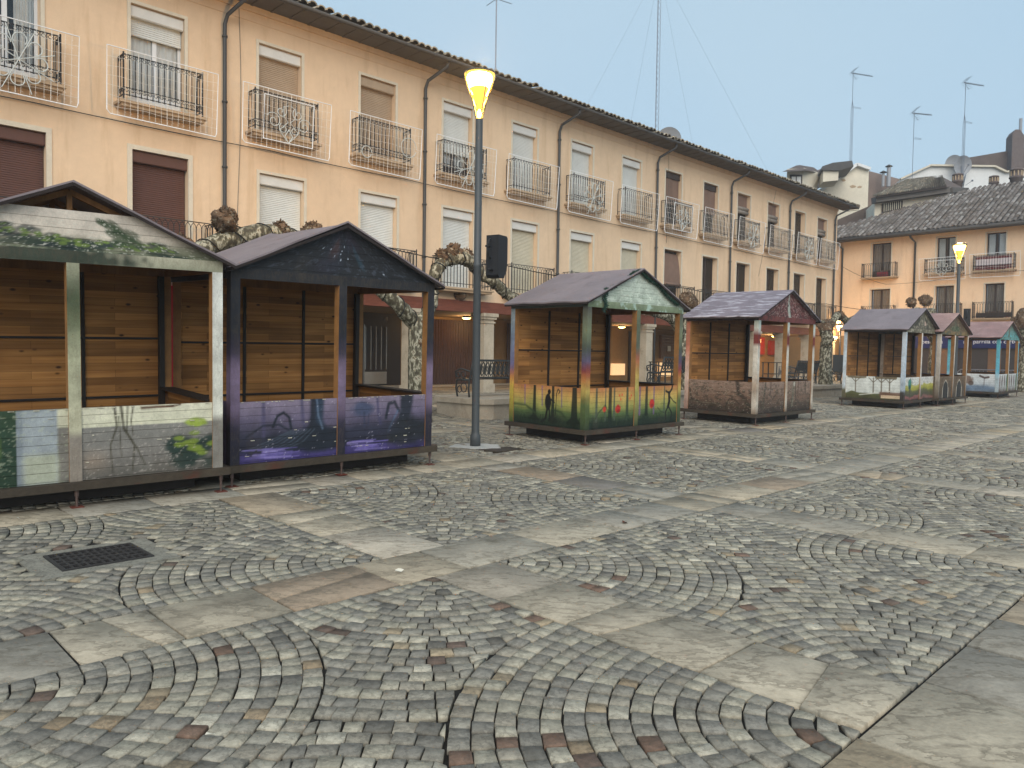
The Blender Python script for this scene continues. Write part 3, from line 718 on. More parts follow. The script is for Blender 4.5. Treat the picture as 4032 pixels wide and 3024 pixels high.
def g2(W,Hh):
    c=Cv(W,Hh).grad([(0,(38,40,43)),(1,(34,35,39))],.1)
    for i in range(9):
        r=random.Random(i); c.blob(W*.5+r.uniform(-.5,.5),Hh*.45+r.uniform(-.2,.25),.2,.1,(44,50,62) if i%2 else (50,44,56),.9,.35,.4,i)
    c.blob(W*.62,Hh*.4,.05,.14,(46,76,92),.8,.4,.5); c.blob(W*.42,Hh*.55,.1,.12,(84,58,54),.9,.45,.4)
    for i in range(9):
        r=random.Random(i+9); x=W*.5+r.uniform(-.7,.7); c.blob(x,Hh*.3+r.uniform(-.12,.25),.012,.01,(190,200,214),.4,.8)
    return c.mottle(20,.66,(74,78,90),5,.5,2)
RB=[(0,(26,36,28)),(.18,(38,52,36)),(.36,(78,96,56)),(.54,(150,148,80)),(.76,(190,156,86)),(1,(176,114,70))]
def m3(which):
    def f(W,Hh):
        c=Cv(W,Hh).grad(RB,.05,5+which); D=(24,34,24)
        def tree(x,w,col=D,b=.1): c.line([(x,.72),(x,.3),(x,.08)],w,col,.012,.95,w*1.7); c.line([(x-b,.09),(x,.2),(x+b,.08)],w*.7,col,.02,.9)
        if which==0:   # left face: walker with crooked staff
            Wd=W
            for x,cl in ((.18*W,(112,88,120)),(.44*W,(112,88,120)),(.72*W,(104,86,112))): c.line([(x,.7),(x+.01,.35)],.014,cl,.012,.8)
            tree(.33*W,.03); tree(.6*W,.028); tree(.9*W,.05,D,.14)
            c.blob(.53*W,.42,.075,.15,(20,20,18),.12); c.blob(.545*W,.60,.035,.05,(20,20,18),.15); c.line([(.52*W,.3),(.50*W,.13),(.44*W,.06)],.022,(20,20,18)); c.line([(.55*W,.3),(.56*W,.1)],.018,(20,20,18)); c.line([(.56*W,.48),(.62*W,.42)],.014,(20,20,18))
            c.line([(.64*W,.2),(.65*W,.58),(.67*W,.66),(.70*W,.62),(.68*W,.58)],.009,(20,20,18),.008)
            c.line([(0,.34),(.2*W,.33),(.35*W,.2)],.02,(50,66,40),.03,.8); c.line([(.6*W,.3),(.72*W,.26),(.8*W,.14)],.016,(44,60,36),.03,.8)
        if which==1:
            for x,w,cl in ((.17,.024,(70,80,66)),(.36,.014,(74,84,70)),(.46,.04,D),(.55,.02,(70,80,66)),(.84,.03,(48,64,44))): c.line([(x*W,.70),(x*W,.14)],w,cl,.014,.9,w*1.3)
            c.line([(.36*W,.4),(.22*W,.28),(.1*W,.1)],.014,(48,62,42),.02,.8); c.line([(.36*W,.4),(.44*W,.24)],.012,(48,62,42),.02,.8)
            c.blob(.34*W,.33,.045,.045,(196,62,44),.3,.95,.3); c.blob(.63*W,.32,.075,.075,(178,44,36),.25,.98,.3); c.blob(.65*W,.29,.05,.03,(120,28,26),.5,.7)
            for x,z in ((.66,.56),(.72,.57),(.69,.49),(.93,.55),(.9,.5)): c.blob(x*W,z,.02,.024,(206,84,48),.4,.9,.2)
            c.line([(.63*W,.25),(.61*W,.04)],.007,(58,72,40)); c.line([(.34*W,.28),(.33*W,.1)],.005,(58,72,40))
        if which==2:
            for x,w,cl in ((.06,.02,(112,88,120)),(.22,.035,D),(.40,.018,(104,86,116)),(.66,.018,(70,80,66))): c.line([(x*W,.70),(x*W,.2)],w,cl,.014,.9,w*1.3)
            c.blob(.35*W,.38,.075,.085,(186,46,38),.25,.98,.3); c.blob(.36*W,.34,.05,.035,(122,28,26),.5,.7); c.line([(.35*W,.3),(.37*W,.08)],.007,(58,72,40))
            K=(18,20,16)
            c.line([(.70*W,.6),(.79*W,.56),(.85*W,.64),(.86*W,.7)],.022,K); c.line([(.78*W,.57),(.79*W,.4),(.76*W,.3)],.034,K); c.line([(.77*W,.32),(.70*W,.2),(.71*W,.06)],.018,K); c.line([(.78*W,.3),(.86*W,.18),(.84*W,.04)],.018,K); c.line([(.8*W,.5),(.9*W,.4),(.97*W,.36)],.012,K)
            c.line([(.5*W,.3),(.58*W,.22),(.66*W,.2)],.012,(44,58,36),.02,.8)
        for i in range(26):
            r=random.Random(i+which*50); x=r.uniform(0,W); c.line([(x,0),(x+r.uniform(-.1,.1),r.uniform(.06,.2))],.01,(20,36,24),.02,.7)
        return c
    return f
def g3(W,Hh):
    return Cv(W,Hh).grad([(0,(172,184,168)),(.5,(190,200,186)),(1,(198,206,194))],.06).mottle(12,.55,(206,214,200),3,.7,3).mottle(20,.68,(110,128,104),9,.6,5)
def m4(which):
    def f(W,Hh):
        c=Cv(W,Hh).grad([(0,(52,42,36)),(.2,(74,60,50)),(.5,(110,88,74)),(1,(138,116,102))],.07,6+which)
        D=(48,42,34)
        if which==0:
            c.line([(.05,.5),(.1,.25),(.3,.2),(.42,.1)],.016,D,.02); c.line([(1.0,.1),(1.1,.3),(1.25,.28),(1.35,.2)],.012,D,.02); c.line([(1.28,.72),(1.32,.45),(1.5,.3),(1.62,.1)],.045,(64,54,46),.04,.9); c.line([(.1,.19),(.8,.17)],.006,(110,104,84),.008,.7)
        else:
            c.line([(.35,.7),(.3,.35),(.26,.1)],.035,(72,66,54),.03,.8); c.line([(.6,.7),(.58,.4)],.018,(70,48,38),.02,.8)
            if which==2:
                c.line([(.38,.68),(.34,.55),(.34,.3),(.30,.12)],.06,(120,116,98),.04,.6,.03); c.line([(.42,.66),(.48,.4),(.5,.16)],.02,(56,50,40),.02,.8); c.blob(.38,.64,.05,.05,(196,192,178),.3,.8,.3); c.line([(.95,.7),(.97,.4)],.02,(60,48,40),.02)
        c.mottle(14,.6,(44,46,34),11+which,.6,2); c.mottle(30,.71,(170,160,140),13,.5,3)
        return c
    return f
def g4(W,Hh):
    c=Cv(W,Hh).grad([(0,(92,46,44)),(1,(104,54,52))],.1).mottle(12,.5,(62,44,40),3,.8,2); c.line([(W*.5,Hh),(W*.49,Hh*.5),(W*.52,0)],.12,(168,180,168),.05,.9,.05); c.blob(W*.5,Hh*.6,.04,.06,(40,40,36),.4); c.blob(W*.47,Hh*.45,.05,.03,(40,40,36),.4)
    return c.mottle(26,.6,(176,150,144),9,.8,1.5)
def m5S(W,Hh):
    c=Cv(W,Hh).grad([(0,(64,60,40)),(.18,(82,82,52)),(.27,(92,96,62)),(.3,(196,200,194)),(1,(206,210,206))],.06,7)
    T=(104,92,68)
    c.line([(.1,.69),(.4,.66),(.62,.68)],.045,T,.02,.95,.03); c.line([(.95,.68),(1.2,.69),(1.5,.68)],.05,T,.02,.95)
    for x in (.32,.86,1.1,1.34): c.line([(x,.66),(x,.5),(x+.005,.22)],.016,(98,88,70),.014,.9,.02); c.line([(x-.14,.66),(x,.52),(x+.14,.66)],.013,(98,88,70),.014,.9)
    c.line([(.45,.12),(.8,.17),(1.1,.22),(1.35,.27)],.012,(206,202,188),.012); c.rect(1.05,W,.1,.24,(112,82,64),.03,.9); c.rect(1.1,W,.05,.14,(206,180,148),.01)
    return c
def m5L(W,Hh):
    c=Cv(W,Hh).grad([(0,(70,56,50)),(.12,(146,92,88)),(.2,(72,70,54)),(.4,(92,92,60)),(.5,(152,148,60)),(.66,(176,170,84)),(.72,(200,200,190)),(1,(206,206,200))],.08,8)
    c.blob(.42,.5,.14,.17,(46,122,112),.2,.95,.3); c.blob(.42,.4,.09,.06,(34,58,56),.5,.8); c.line([(.42,.36),(.42,.06)],.02,(70,60,52)); c.mottle(22,.62,(60,52,44),2,.4); return c
def m5R(W,Hh):
    return Cv(W,Hh).grad([(0,(74,60,52)),(.1,(140,96,88)),(.2,(76,72,56)),(.4,(90,90,58)),(.5,(148,146,60)),(.66,(176,170,84)),(.72,(200,198,190)),(1,(206,204,200))],.08,9).mottle(22,.62,(60,52,44),2,.4)
def g5(W,Hh):
    c=Cv(W,Hh).grad([(0,(92,86,70)),(1,(104,98,78))],.1).mottle(9,.5,(60,58,46),3,.8,.5).mottle(14,.62,(178,168,150),8,.8,.7); c.blob(W*.62,Hh*.3,.1,.07,(206,176,160),.3,.8,.4); return c
def m6(W,Hh):
    c=Cv(W,Hh).grad([(0,(74,64,52)),(.6,(96,80,62)),(1,(112,92,70))],.08,10).mottle(10,.55,(64,54,44),3,.6)
    x=W*.5; K=(42,40,38); Wt=(196,186,170)
    for off,cl in ((0,Wt),(.03,K)):
        a=[(x-.27+off,0),(x-.26+off,.3),(x-.15+off*.6,.48-off),(x,.58-off*1.6),(x+.15-off*.6,.48-off),(x+.26-off,.3),(x+.27-off,0)]
        if cl==Wt: c.line(a,.022,Wt,.012,.9)
        else:
            c.blob(x,.24,.24,.30,K,.08); c.rect(x-.235,x+.235,0,.26,K)
    c.line([(x,.5),(x,0)],.008,(84,74,58)); return c
def g6(W,Hh):
    c=Cv(W,Hh).grad([(0,(120,100,70)),(.2,(96,78,60)),(1,(104,80,62))],.1); c.blob(W*.5,.1,.5,.1,(58,76,50),.4,.9,.5); c.blob(W*.5,.26,.08,.16,(54,74,52),.4,.9,.5); return c.mottle(16,.62,(150,140,112),8,.7)
def m7S(W,Hh):
    c=Cv(W,Hh).grad([(0,(92,104,118)),(.25,(130,144,158)),(.45,(186,192,196)),(1,(206,208,206))],.07,11); c.blob(.42,.45,.45,.22,(110,84,66),.3,.9,.3); c.blob(.8,.32,.1,.1,(84,64,52),.4,.9); c.line([(1.12,.62),(1.28,.55),(1.42,.58)],.04,(92,78,74),.02); c.line([(1.27,.55),(1.27,.25)],.012,(84,70,66)); return c.blob(.9,.15,.7,.09,(96,118,142),.6,.7,.4)
def m7(W,Hh):
    c=Cv(W,Hh).grad([(0,(96,84,76)),(.3,(170,172,170)),(1,(196,198,196))],.08,12)
    for x,cl in ((.2,(112,92,88)),(.5,(88,66,58)),(.85,(98,84,84)),(1.15,(52,76,58))): c.blob(x,.42,.09,.24,cl,.25,.9,.4,int(x*9)); c.line([(x,.3),(x,.04)],.014,(70,58,50))
    return c.rect(W*.93,W,0,Hh,(60,116,78),.02)
def g7(W,Hh):
    c=Cv(W,Hh).grad([(0,(96,168,170)),(.5,(112,140,132)),(1,(104,92,76))],.1); c.line([(W*.45,Hh),(W*.45,0)],.16,(92,84,66),.05,.9,.1); return c.mottle(14,.6,(70,70,56),4,.8)
pk={}
pk[1]=dict(post={'*':[(0,(128,124,116)),(.24,(128,124,116)),(.245,(206,204,190)),(1,(208,208,200))],'FM':[(0,(140,130,118)),(.22,(132,124,114)),(.225,(182,178,152)),(.55,(164,164,136)),(.75,(96,102,76)),(.86,(70,80,58)),(1,(150,150,126))]},
  head=lambda W,Hh,i:Cv(W,Hh).grad([(0,(148,148,126)),(1,(176,172,150))],.1).blob(W*.44,.05,.75,.10,(44,54,44),.6,.95,.5).blob(W*.1,.05,.2,.08,(70,84,60),.6,.8,.4) if i==1 else Cv(W,Hh,.03).grad([(0,(110,110,96)),(1,(120,118,100))]),
  pL=m1L,pR=m1R,pS=flat((120,116,100)),gable=g1,gcut=.62,roof=M['kroof'])
pk[2]=dict(post={'*':[(0,(36,36,46)),(.2,(44,42,56)),(.28,(104,90,112)),(.5,(128,110,134)),(.6,(56,50,66)),(.72,(36,38,44)),(1,(44,45,50))],'BL':[(0,(120,40,44)),(.25,(206,34,48)),(.9,(206,34,48)),(1,(190,150,130))]},
  head=flat((42,43,46)),pL=m2(0),pR=m2(1),pS=flat((84,76,100)),gable=g2,roof=M['kroof'])
P3=[(0,(44,58,40)),(.2,(84,100,58)),(.32,(174,150,80)),(.42,(176,112,62)),(.48,(132,60,56)),(.56,(88,80,104)),(.66,(72,80,72)),(.8,(112,120,94)),(1,(88,88,80))]
pk[3]=dict(post={'*':P3,'BL':[(0,(60,80,44)),(.3,(196,170,70)),(.42,(198,120,70)),(.5,(104,96,130)),(.8,(120,134,148)),(1,(150,158,156))],'FM':[(0,(60,74,50)),(.3,(160,156,88)),(.45,(186,156,84)),(.58,(160,90,64)),(.66,(88,92,78)),(1,(96,106,84))]},
  head=lambda W,Hh,i:Cv(W,Hh).grad([(0,(110,124,98)),(1,(134,146,120))],.1).mottle(9,.6,(172,196,184),4,.7,1) if i==1 else Cv(W,Hh,.03).grad([(0,(84,86,76)),(1,(92,96,84))]),
  pL=m3(1),pR=m3(2),pS=m3(0),gable=g3,roof=M['kroof'])
def P4(W,Hh): pass
pk[4]=dict(post={'*':[(0,(120,104,88)),(.1,(190,182,168)),(.3,(168,150,132)),(.5,(200,196,184)),(.72,(190,184,172)),(.75,(112,50,46)),(.86,(104,44,42)),(.9,(196,200,192)),(1,(160,172,164))],'BL':[(0,(140,110,96)),(.4,(206,180,166)),(.7,(170,110,88)),(1,(150,100,80))]},
  head=lambda W,Hh,i:Cv(W,Hh,.02).grad([(0,(104,56,54)),(1,(112,62,60))],.1).mottle(14,.6,(60,44,42),3,.8) if i==1 else Cv(W,Hh,.03).grad([(0,(62,44,42)),(1,(70,50,48))]),
  pL=m4(1),pR=m4(2),pS=m4(0),gable=g4,roof=M['kroof_s'])
pk[5]=dict(post={'*':[(0,(52,46,42)),(.12,(60,56,52)),(.14,(160,172,182)),(.5,(176,190,200)),(1,(190,198,204))],'BL':[(0,(84,80,60)),(.15,(96,92,70)),(.17,(190,200,206)),(1,(176,190,200))],'FM':[(0,(120,90,80)),(.3,(196,192,184)),(1,(214,206,194))]},
  head=lambda W,Hh,i:Cv(W,Hh,.02).grad([(0,(92,88,72)),(1,(112,106,88))],.1).mottle(14,.6,(176,170,150),3,.8) if i==1 else Cv(W,Hh,.03).grad([(0,(64,54,50)),(1,(70,58,54))]),
  pL=m5L,pR=m5R,pS=m5S,gable=g5,roof=M['kroof'])
pk[6]=dict(post={'*':[(0,(84,70,58)),(.25,(150,140,128)),(1,(206,196,182))]},
  head=lambda W,Hh,i:Cv(W,Hh,.02).grad([(0,(120,100,64)),(1,(136,112,78))],.1).mottle(9,.5,(60,80,76),3,.7),
  pL=m6,pR=m6,pS=flat((92,78,62)),gable=g6,roof=M['kroof_r'])
pk[7]=dict(post={'*':[(0,(150,160,164)),(.25,(176,190,194)),(.4,(104,172,192)),(1,(88,164,172))],'FM':[(0,(150,150,140)),(1,(196,196,190))]},
  head=lambda W,Hh,i:Cv(W,Hh,.02).grad([(0,(96,160,160)),(1,(104,150,146))],.1).mottle(12,.55,(92,84,66),3,.7) if i==1 else Cv(W,Hh,.03).grad([(0,(70,58,56)),(1,(76,62,60))]),
  pL=m7,pR=m7,pS=m7S,gable=g7,roof=M['kroof_r'],back=False)
KS=[(1,-4.1671,7.3334,.7084,-.015,.042,3.059,'kiosk with ivy painted on its white gable and boards missing at the peak'),
(2,-2.1084,9.4735,.7587,-.015,.032,3.0485,'dark purple kiosk with tree roots over violet water on its counter and a black gable'),
(3,2.2416,13.8574,.7647,-.007,.0145,3.0545,'kiosk with rainbow forest mural, red poppies and a pale green gable'),
(4,6.392,17.9282,.7683,-.0079,.0129,3.0609,'brown kiosk with a dark red peeling gable and pale streaks on its roof'),
(5,12.7821,24.0673,.7714,-.0035,.0155,3.0792,'white kiosk with a teal tree and parasol pines painted on its counter'),
(6,14.7766,25.7714,.7562,-.010,.0151,3.0455,'brown kiosk with painted pointed arches, between the white and the turquoise kiosks'),
(7,20.1213,31.1766,.7621,0.,.0129,3.0573,'kiosk with turquoise posts and a turquoise gable corner at the right edge')]
KM={}
for a in KS:
    KM[a[0]]=kiosk(a[0],*a[1:7],a[7],pk[a[0]])
# garland on the rainbow kiosk's gable
def garland():
    m=KM[3][1]; t=empty('garland',None,0,'green tinsel garland drooping along the pale green kiosk gable','garland',mat=m@Matrix.Translation((0,-.03,2.5)))
    r=random.Random(5); q=MB()
    def pt(s): # along the two slopes
        x=-1.02+2.2*s; z=.60-abs(x+.05)*.46-.05*abs(math.sin(s*9)); return x,z-.03
    path=[]
    for i in range(150):
        s=i/149
        if .14<s<.30: continue
        path.append(pt(s))
    for i in range(30): path.append((-1.0+.03*math.sin(i*.4),.12-i*.012))
    for (x,z) in path:
        for k in range(13):
            a=r.uniform(0,6.28); L=r.uniform(.02,.055); dy=r.uniform(-.04,.01)
            p=Vector((x+r.uniform(-.02,.02),dy,z+r.uniform(-.02,.02))); d=Vector((math.cos(a)*L,r.uniform(-.02,.02),math.sin(a)*L)); w=Vector((-d.z,0,d.x))*.16
            q.add([p-w,p+w,p+d],[(0,1,2)])
    q.build('tinsel',M['tinsel'],t)
garland()
# ------------------------------------------------------------------ street lamps
def street_lamp(loc,h,label,k,bulb):
    t=empty('street_lamp',loc,0,label,'street lamp','tall grey street lamps of the square')
    q=MB(); q.lathe([(.085,0),(.085,.18),(.07,.2),(.064,.24),(.061,2.9),(.066,2.91),(.066,2.95),(.060,2.96),(.059,h-.02),(.056,h)],20); q.build('pole',M['lamp_pole'],t,True)
    q=MB(); q.lathe([(.05,0),(.06,.1),(.13,.32),(.21,.52),(.245,.64),(.25,.70)],24,(0,0,h)); 
    q.f=q.f[:-2]; q.build('glass_shade',M['lampglass'],t,True)
    q=MB(); q.lathe([(.252,.70),(.252,.725),(.12,.77),(.02,.79)],24,(0,0,h)); q.build('lamp_cap',M['lamp_pole'],t,True)
    q=MB()
    for i in range(4):
        a=i*math.pi/2+.6; q.tube([(.06*math.cos(a),.06*math.sin(a),h),(.14*math.cos(a),.14*math.sin(a),h+.32),(.25*math.cos(a),.25*math.sin(a),h+.70)],.008,6)
    q.build('shade_ribs',M['lamp_pole'],t)
    q=MB(); q.lathe([(.02,.40),(.10,.44),(.17,.52),(.205,.60),(.21,.66),(.19,.69)],20,(0,0,h)); q.build('bulb',bulb,t,True)
    q=MB(); q.lathe([(.02,.02),(.028,.05),(.03,.10),(.012,.15)],12,(0,0,h)); q.build('lamp_socket',bulb,t,True)
    q=MB(); q.lathe([(.03,.16),(.05,.26),(.09,.36),(.13,.44),(.15,.48)],16,(0,0,h)); q.f=q.f[:-2]; q.build('added_glow_cone',M['bulblow'],t,True)  # glowing cone added to give the glass its yellow lamplight
    return t
def point(loc,p,c,r=.15):
    l=bpy.data.lights.new('lamp_glow','POINT'); l.energy=p; l.color=c; l.shadow_soft_size=r
    o=bpy.data.objects.new('lamp_glow',l); COL.objects.link(o); o.location=loc; return o
L1=Vector((-.585,12.47,gz(-.585,12.47))); L2=Vector((16.95,29.4,gz(16.95,29.4)))
street_lamp(L1,5.27,'tall lamp post with glowing bulb standing between the purple and rainbow kiosks',1,M['bulb'])
street_lamp(L2,5.15,'lamp post with lit cone lamp rising behind the kiosks at the far right',2,M['bulb2'])
def lampl(o,base,h,p,c):
    l=point((0,0,h),p,c,.12); l.name='lamp_light'; l.parent=o; return l
SOD=(1.,.58,.22)
roots=[o for o in COL.objects if o.name.startswith('street_lamp')]
lampl(roots[0],L1,5.27+.86,520,SOD); lampl(roots[1],L2,5.15+.86,150,SOD)
# cement patch round the lamp foot
q=MB(); n=22; pts=[]
for i in range(n):
    a=2*math.pi*i/n; rr=.30+.12*R_.random(); pts.append((L1.x+rr*1.2*math.cos(a),L1.y+rr*math.sin(a)))
q.prism(pts,'z',L1.z+.0015,L1.z+.010); tag(q.build('cement_patch',M['cement']),'splash of pale cement round the foot of the near lamp post','cement patch')
def speaker(base,dx,dy,z0,label,w=.235,h=.68,dep=.28):
    t=empty('loudspeaker',(base.x+dx,base.y+dy,z0),TH+.25,label,'loudspeaker','black loudspeakers clamped to lamp posts')
    q=MB(); q.prism([(-dep/2,.0+.04),(-dep/2+.04,0),(dep/2-.10,0),(dep/2-.02,.13),(dep/2,.3),(dep/2,h-.03),(dep/2-.03,h),(-dep/2+.01,h)],'y',-w/2,w/2)
    o=q.build('cabinet',M['speaker'],t,norm=True)
    q=MB(); q.prism([(dep/2-.085,.02),(dep/2+.004,.14),(dep/2+.016,.3),(dep/2+.016,h-.06),(dep/2-.01,h-.03)],'y',-w/2+.015,w/2-.015); q.build('grille',M['kmetal'],t,norm=True)
    q=MB(); q.tube([(-dep/2-.05+.09*math.cos(a),0,h-.23+.15*math.sin(a)) for a in [math.pi/2+i*math.pi/10 for i in range(11)]],.018,8); q.bar((-dep/2-.18,0,h-.2),(-dep/2-.06,0,h-.2),.03).bar((-dep/2-.12,0,.12),(-dep/2,0,.12),.03); q.build('bracket',M['speaker'],t,True)
speaker(L1,.31,.02,2.86,'black loudspeaker clamped to the right of the near lamp post')
speaker(L2,.40,.05,2.98,'black loudspeaker beside the far lamp post above the arched kiosk roof')
# ------------------------------------------------------------------ buildings
def wall_holes(mb,x0,x1,z0,z1,holes,depth,y=0.,flip=False):
    xs=sorted({x0,x1,*[h[0] for h in holes],*[h[1] for h in holes]}); zs=sorted({z0,z1,*[h[2] for h in holes],*[h[3] for h in holes]})
    for i in range(len(xs)-1):
        for j in range(len(zs)-1):
            cx,cz=(xs[i]+xs[i+1])/2,(zs[j]+zs[j+1])/2
            if any(h[0]<cx<h[1] and h[2]<cz<h[3] for h in holes): continue
            mb.add([(xs[i],y,zs[j]),(xs[i+1],y,zs[j]),(xs[i+1],y,zs[j+1]),(xs[i],y,zs[j+1])],[(0,1,2,3)])
    for (a,b,c,d) in holes:
        mb.add([(a,y,c),(a,y+depth,c),(a,y+depth,d),(a,y,d)],[(0,1,2,3)]); mb.add([(b,y,c),(b,y,d),(b,y+depth,d),(b,y+depth,c)],[(0,1,2,3)])
        mb.add([(a,y,d),(a,y+depth,d),(b,y+depth,d),(b,y,d)],[(0,1,2,3)]); mb.add([(a,y,c),(b,y,c),(b,y+depth,c),(a,y+depth,c)],[(0,1,2,3)])
def slats(x0,x1,z0,z1,y,pitch=.045,dep=.012):
    q=MB(); z=z1
    while z>z0+.001:
        za=max(z-pitch,z0); zm=za+(z-za)*.18
        q.add([(x0,y,z),(x1,y,z),(x1,y-dep,zm),(x0,y-dep,zm),(x1,y,za),(x0,y,za)],[(3,2,1,0),(5,4,2,3)]); z=za
    q.box(x0,x1,y+.002,y+.012,z0,z1); return q
def wavy(x0,x1,z0,z1,y,amp=.025,n=40,f=9.,seed=0):
    q=MB(); r=random.Random(seed); V=[];Fc=[]
    for i in range(n+1):
        t=i/n; x=x0+(x1-x0)*t; yy=y+amp*math.sin(t*f*math.pi+r.uniform(-.3,.3))
        V+= [(x,yy,z0),(x,yy*1.,z1)]
    for i in range(n): Fc.append((2*i,2*i+2,2*i+3,2*i+1))
    return q.add(V,Fc)
def window(par,x0,x1,z0,z1,style,dep=.28,seed=0,white=None,trimw=.07):
    q=MB(); e=.022
    q.box(x0-trimw,x0,-e,.006,z0,z1+trimw).box(x1,x1+trimw,-e,.006,z0,z1+trimw).box(x0,x1,-e,.006,z1,z1+trimw)
    win=q.build('window',M['trim'],par)
    fm=M['frame_w'] if (white if white is not None else style in ('curtain','half','white','cream')) else M['frame_d']
    y=dep-.05; f=MB(); w=.06; xm=(x0+x1)/2
    f.box(x0,x0+w,y,y+.04,z0,z1).box(x1-w,x1,y,y+.04,z0,z1).box(x0+w,x1-w,y,y+.04,z1-w,z1).box(x0+w,x1-w,y,y+.04,z0,z0+(.36 if style!='fix' else w)).box(xm-.045,xm+.045,y-.004,y+.036,z0+.06,z1-w)
    f.build('window_frame',fm,win)
    MB().box(x0+w,x1-w,y+.015,y+.02,z0+.3,z1-w).build('window_pane',M['pane'],win)
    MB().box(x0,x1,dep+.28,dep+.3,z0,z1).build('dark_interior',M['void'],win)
    def curt(m,a=x0+w,b=x1-w,zz=z0+.1,s=0): wavy(a,b,zz,z1-w,y+.065,.02,44,13,seed+s).build('curtain',m,win)
    sy=y-.05
    if style in('white','beige','cream','brown','half','whitelow'):
        sm={'white':M['sh_white'],'half':M['sh_white'],'whitelow':M['sh_white'],'beige':M['sh_beige'],'cream':M['sh_cream'],'brown':M['sh_brown']}[style]
        zb={'half':z1-.62,'whitelow':z0+.75}.get(style,z0+.02)
        slats(x0+.01,x1-.01,zb,z1-.2,sy).build('roller_shutter',sm,win)
        bm=M['sh_brown'] if style=='brown' else (M['sh_beige'] if style=='beige' and seed%2 else M['whitebox'])
        b=MB(); b.prism([(.05,z1-.24),(.05,z1-.03),(.07,z1-.01),(.2,z1-.01),(.2,z1-.24),(.07,z1-.26)],'x',x0+.005,x1-.005); b.build('shutter_box',bm,win,norm=True)
        if style in('half','whitelow'): curt(M['curtain'])
    elif style=='curtain': curt(M['curtain'],x0+w,x0+w+(x1-x0)*.36); curt(M['curtain'],x1-w-(x1-x0)*.3,x1-w,s=2)
    elif style=='grey': curt(M['gcurtain'])
    elif style=='sheer': curt(M['curtain'],x0+w,x0+w+(x1-x0)*.33); curt(M['curtain'],x1-w-(x1-x0)*.33,x1-w,s=2)
    elif style=='blind':
        wavy(x0+.02,x1-.02,z1-1.25,z1-.05,.13,.012,30,4,seed).build('roller_blind',M['blind'],win)
        MB().box(x0,x1,.08,.2,z1-.24,z1-.01).build('shutter_box',M['frame_d'],win)
    elif style=='bulge':
        V=[];n=14;qq=MB()
        for i in range(n+1):
            t=i/n; z=z1-.12-1.2*t; yy=.16-.14*math.sin(t*math.pi*.55)-.0
            V+=[(x0+.02,yy,z),(x1-.02,yy,z)]
        qq.add(V,[(2*i,2*i+1,2*i+3,2*i+2) for i in range(n)]); qq.tube([(x0+.02,.03,z1-1.36),(x1-.02,.03,z1-1.36)],.07,10); qq.build('roller_blind',M['blind'],win,True)
    elif style=='rolled':
        qq=MB(); qq.tube([(x0+.03,.12,z1-.62),(x1-.03,.12,z1-.62)],.09,10).tube([(x0+.03,.12,z1-.78),(x1-.03,.12,z1-.78)],.085,10); qq.build('rolled_blind',M['rolled'],win,True)
        wavy(x0+.04,x1-.04,z1-.55,z1-.02,.15,.01,20,3,seed).build('roller_blind',M['blind'],win)
        curt(M['gcurtain'])
    return win
def balcony(par,x0,x1,z,proj,kind,hrail=.95,seed=0,slabext=.09,slabh=.12):
    q=MB(); q.box(x0-slabext,x1+slabext,-proj-.06,-.001,z-slabh*.45,z).box(x0-slabext+.05,x1+slabext-.05,-proj-.01,-.001,z-slabh,z-slabh*.45)
    b=q.build('balcony',M['slab'],par)
    r=MB(); t=.018; zt=z+hrail; y=-proj
    def seg(a,c):
        a=Vector(a);c=Vector(c);L=(c-a).length; n=max(2,int(L/.118)); d=(c-a)/n
        for i in range(n+1):
            p=a+d*i; r.box(p.x-.008,p.x+.008,p.y-.008,p.y+.008,z+.10 if kind=='b' else z+.02,zt-(.16 if kind=='arch' and i<=n else 0))
        r.bar(a+Vector((0,0,zt-z)),c+Vector((0,0,zt-z)),.035,.018); r.bar(a+Vector((0,0,.12)),c+Vector((0,0,.12)),.018,.018)
        if kind=='arch':   # gothic loops below the handrail
            for i in range(n):
                p=a+d*i; p2=a+d*(i+1); m=(p+p2)/2; pz=zt-.16
                r.tube([(p.x,p.y,pz),(p.x+(m.x-p.x)*.25,p.y+(m.y-p.y)*.25,pz+.08),(m.x,m.y,zt-.02)],.008,4,False)
                r.tube([(p2.x,p2.y,pz),(p2.x+(m.x-p2.x)*.25,p2.y+(m.y-p2.y)*.25,pz+.08),(m.x,m.y,zt-.02)],.008,4,False)
        else:
            for i in range(n):
                m=a+d*(i+.5)
                for zz in ((zt-.06),(z+.22)):
                    r.tube([(m.x+ (d.x/d.length)*.036*math.cos(k*1.05),m.y+(d.y/d.length)*.036*math.cos(k*1.05),zz+.036*math.sin(k*1.05)) for k in range(6)],.007,4,False,closed=True)
            r.bar(a+Vector((0,0,.27)),c+Vector((0,0,.27)),.016,.016)
    seg((x0,y,z),(x1,y,z)); seg((x0,-.02,z),(x0,y,z)); seg((x1,-.02,z),(x1,y,z))
    for x in (x0,x1): r.tube([(x,y,z-.02),(x,y,zt+.05)],.018,6)
    r.build('railing',M['iron'],b)
    return b
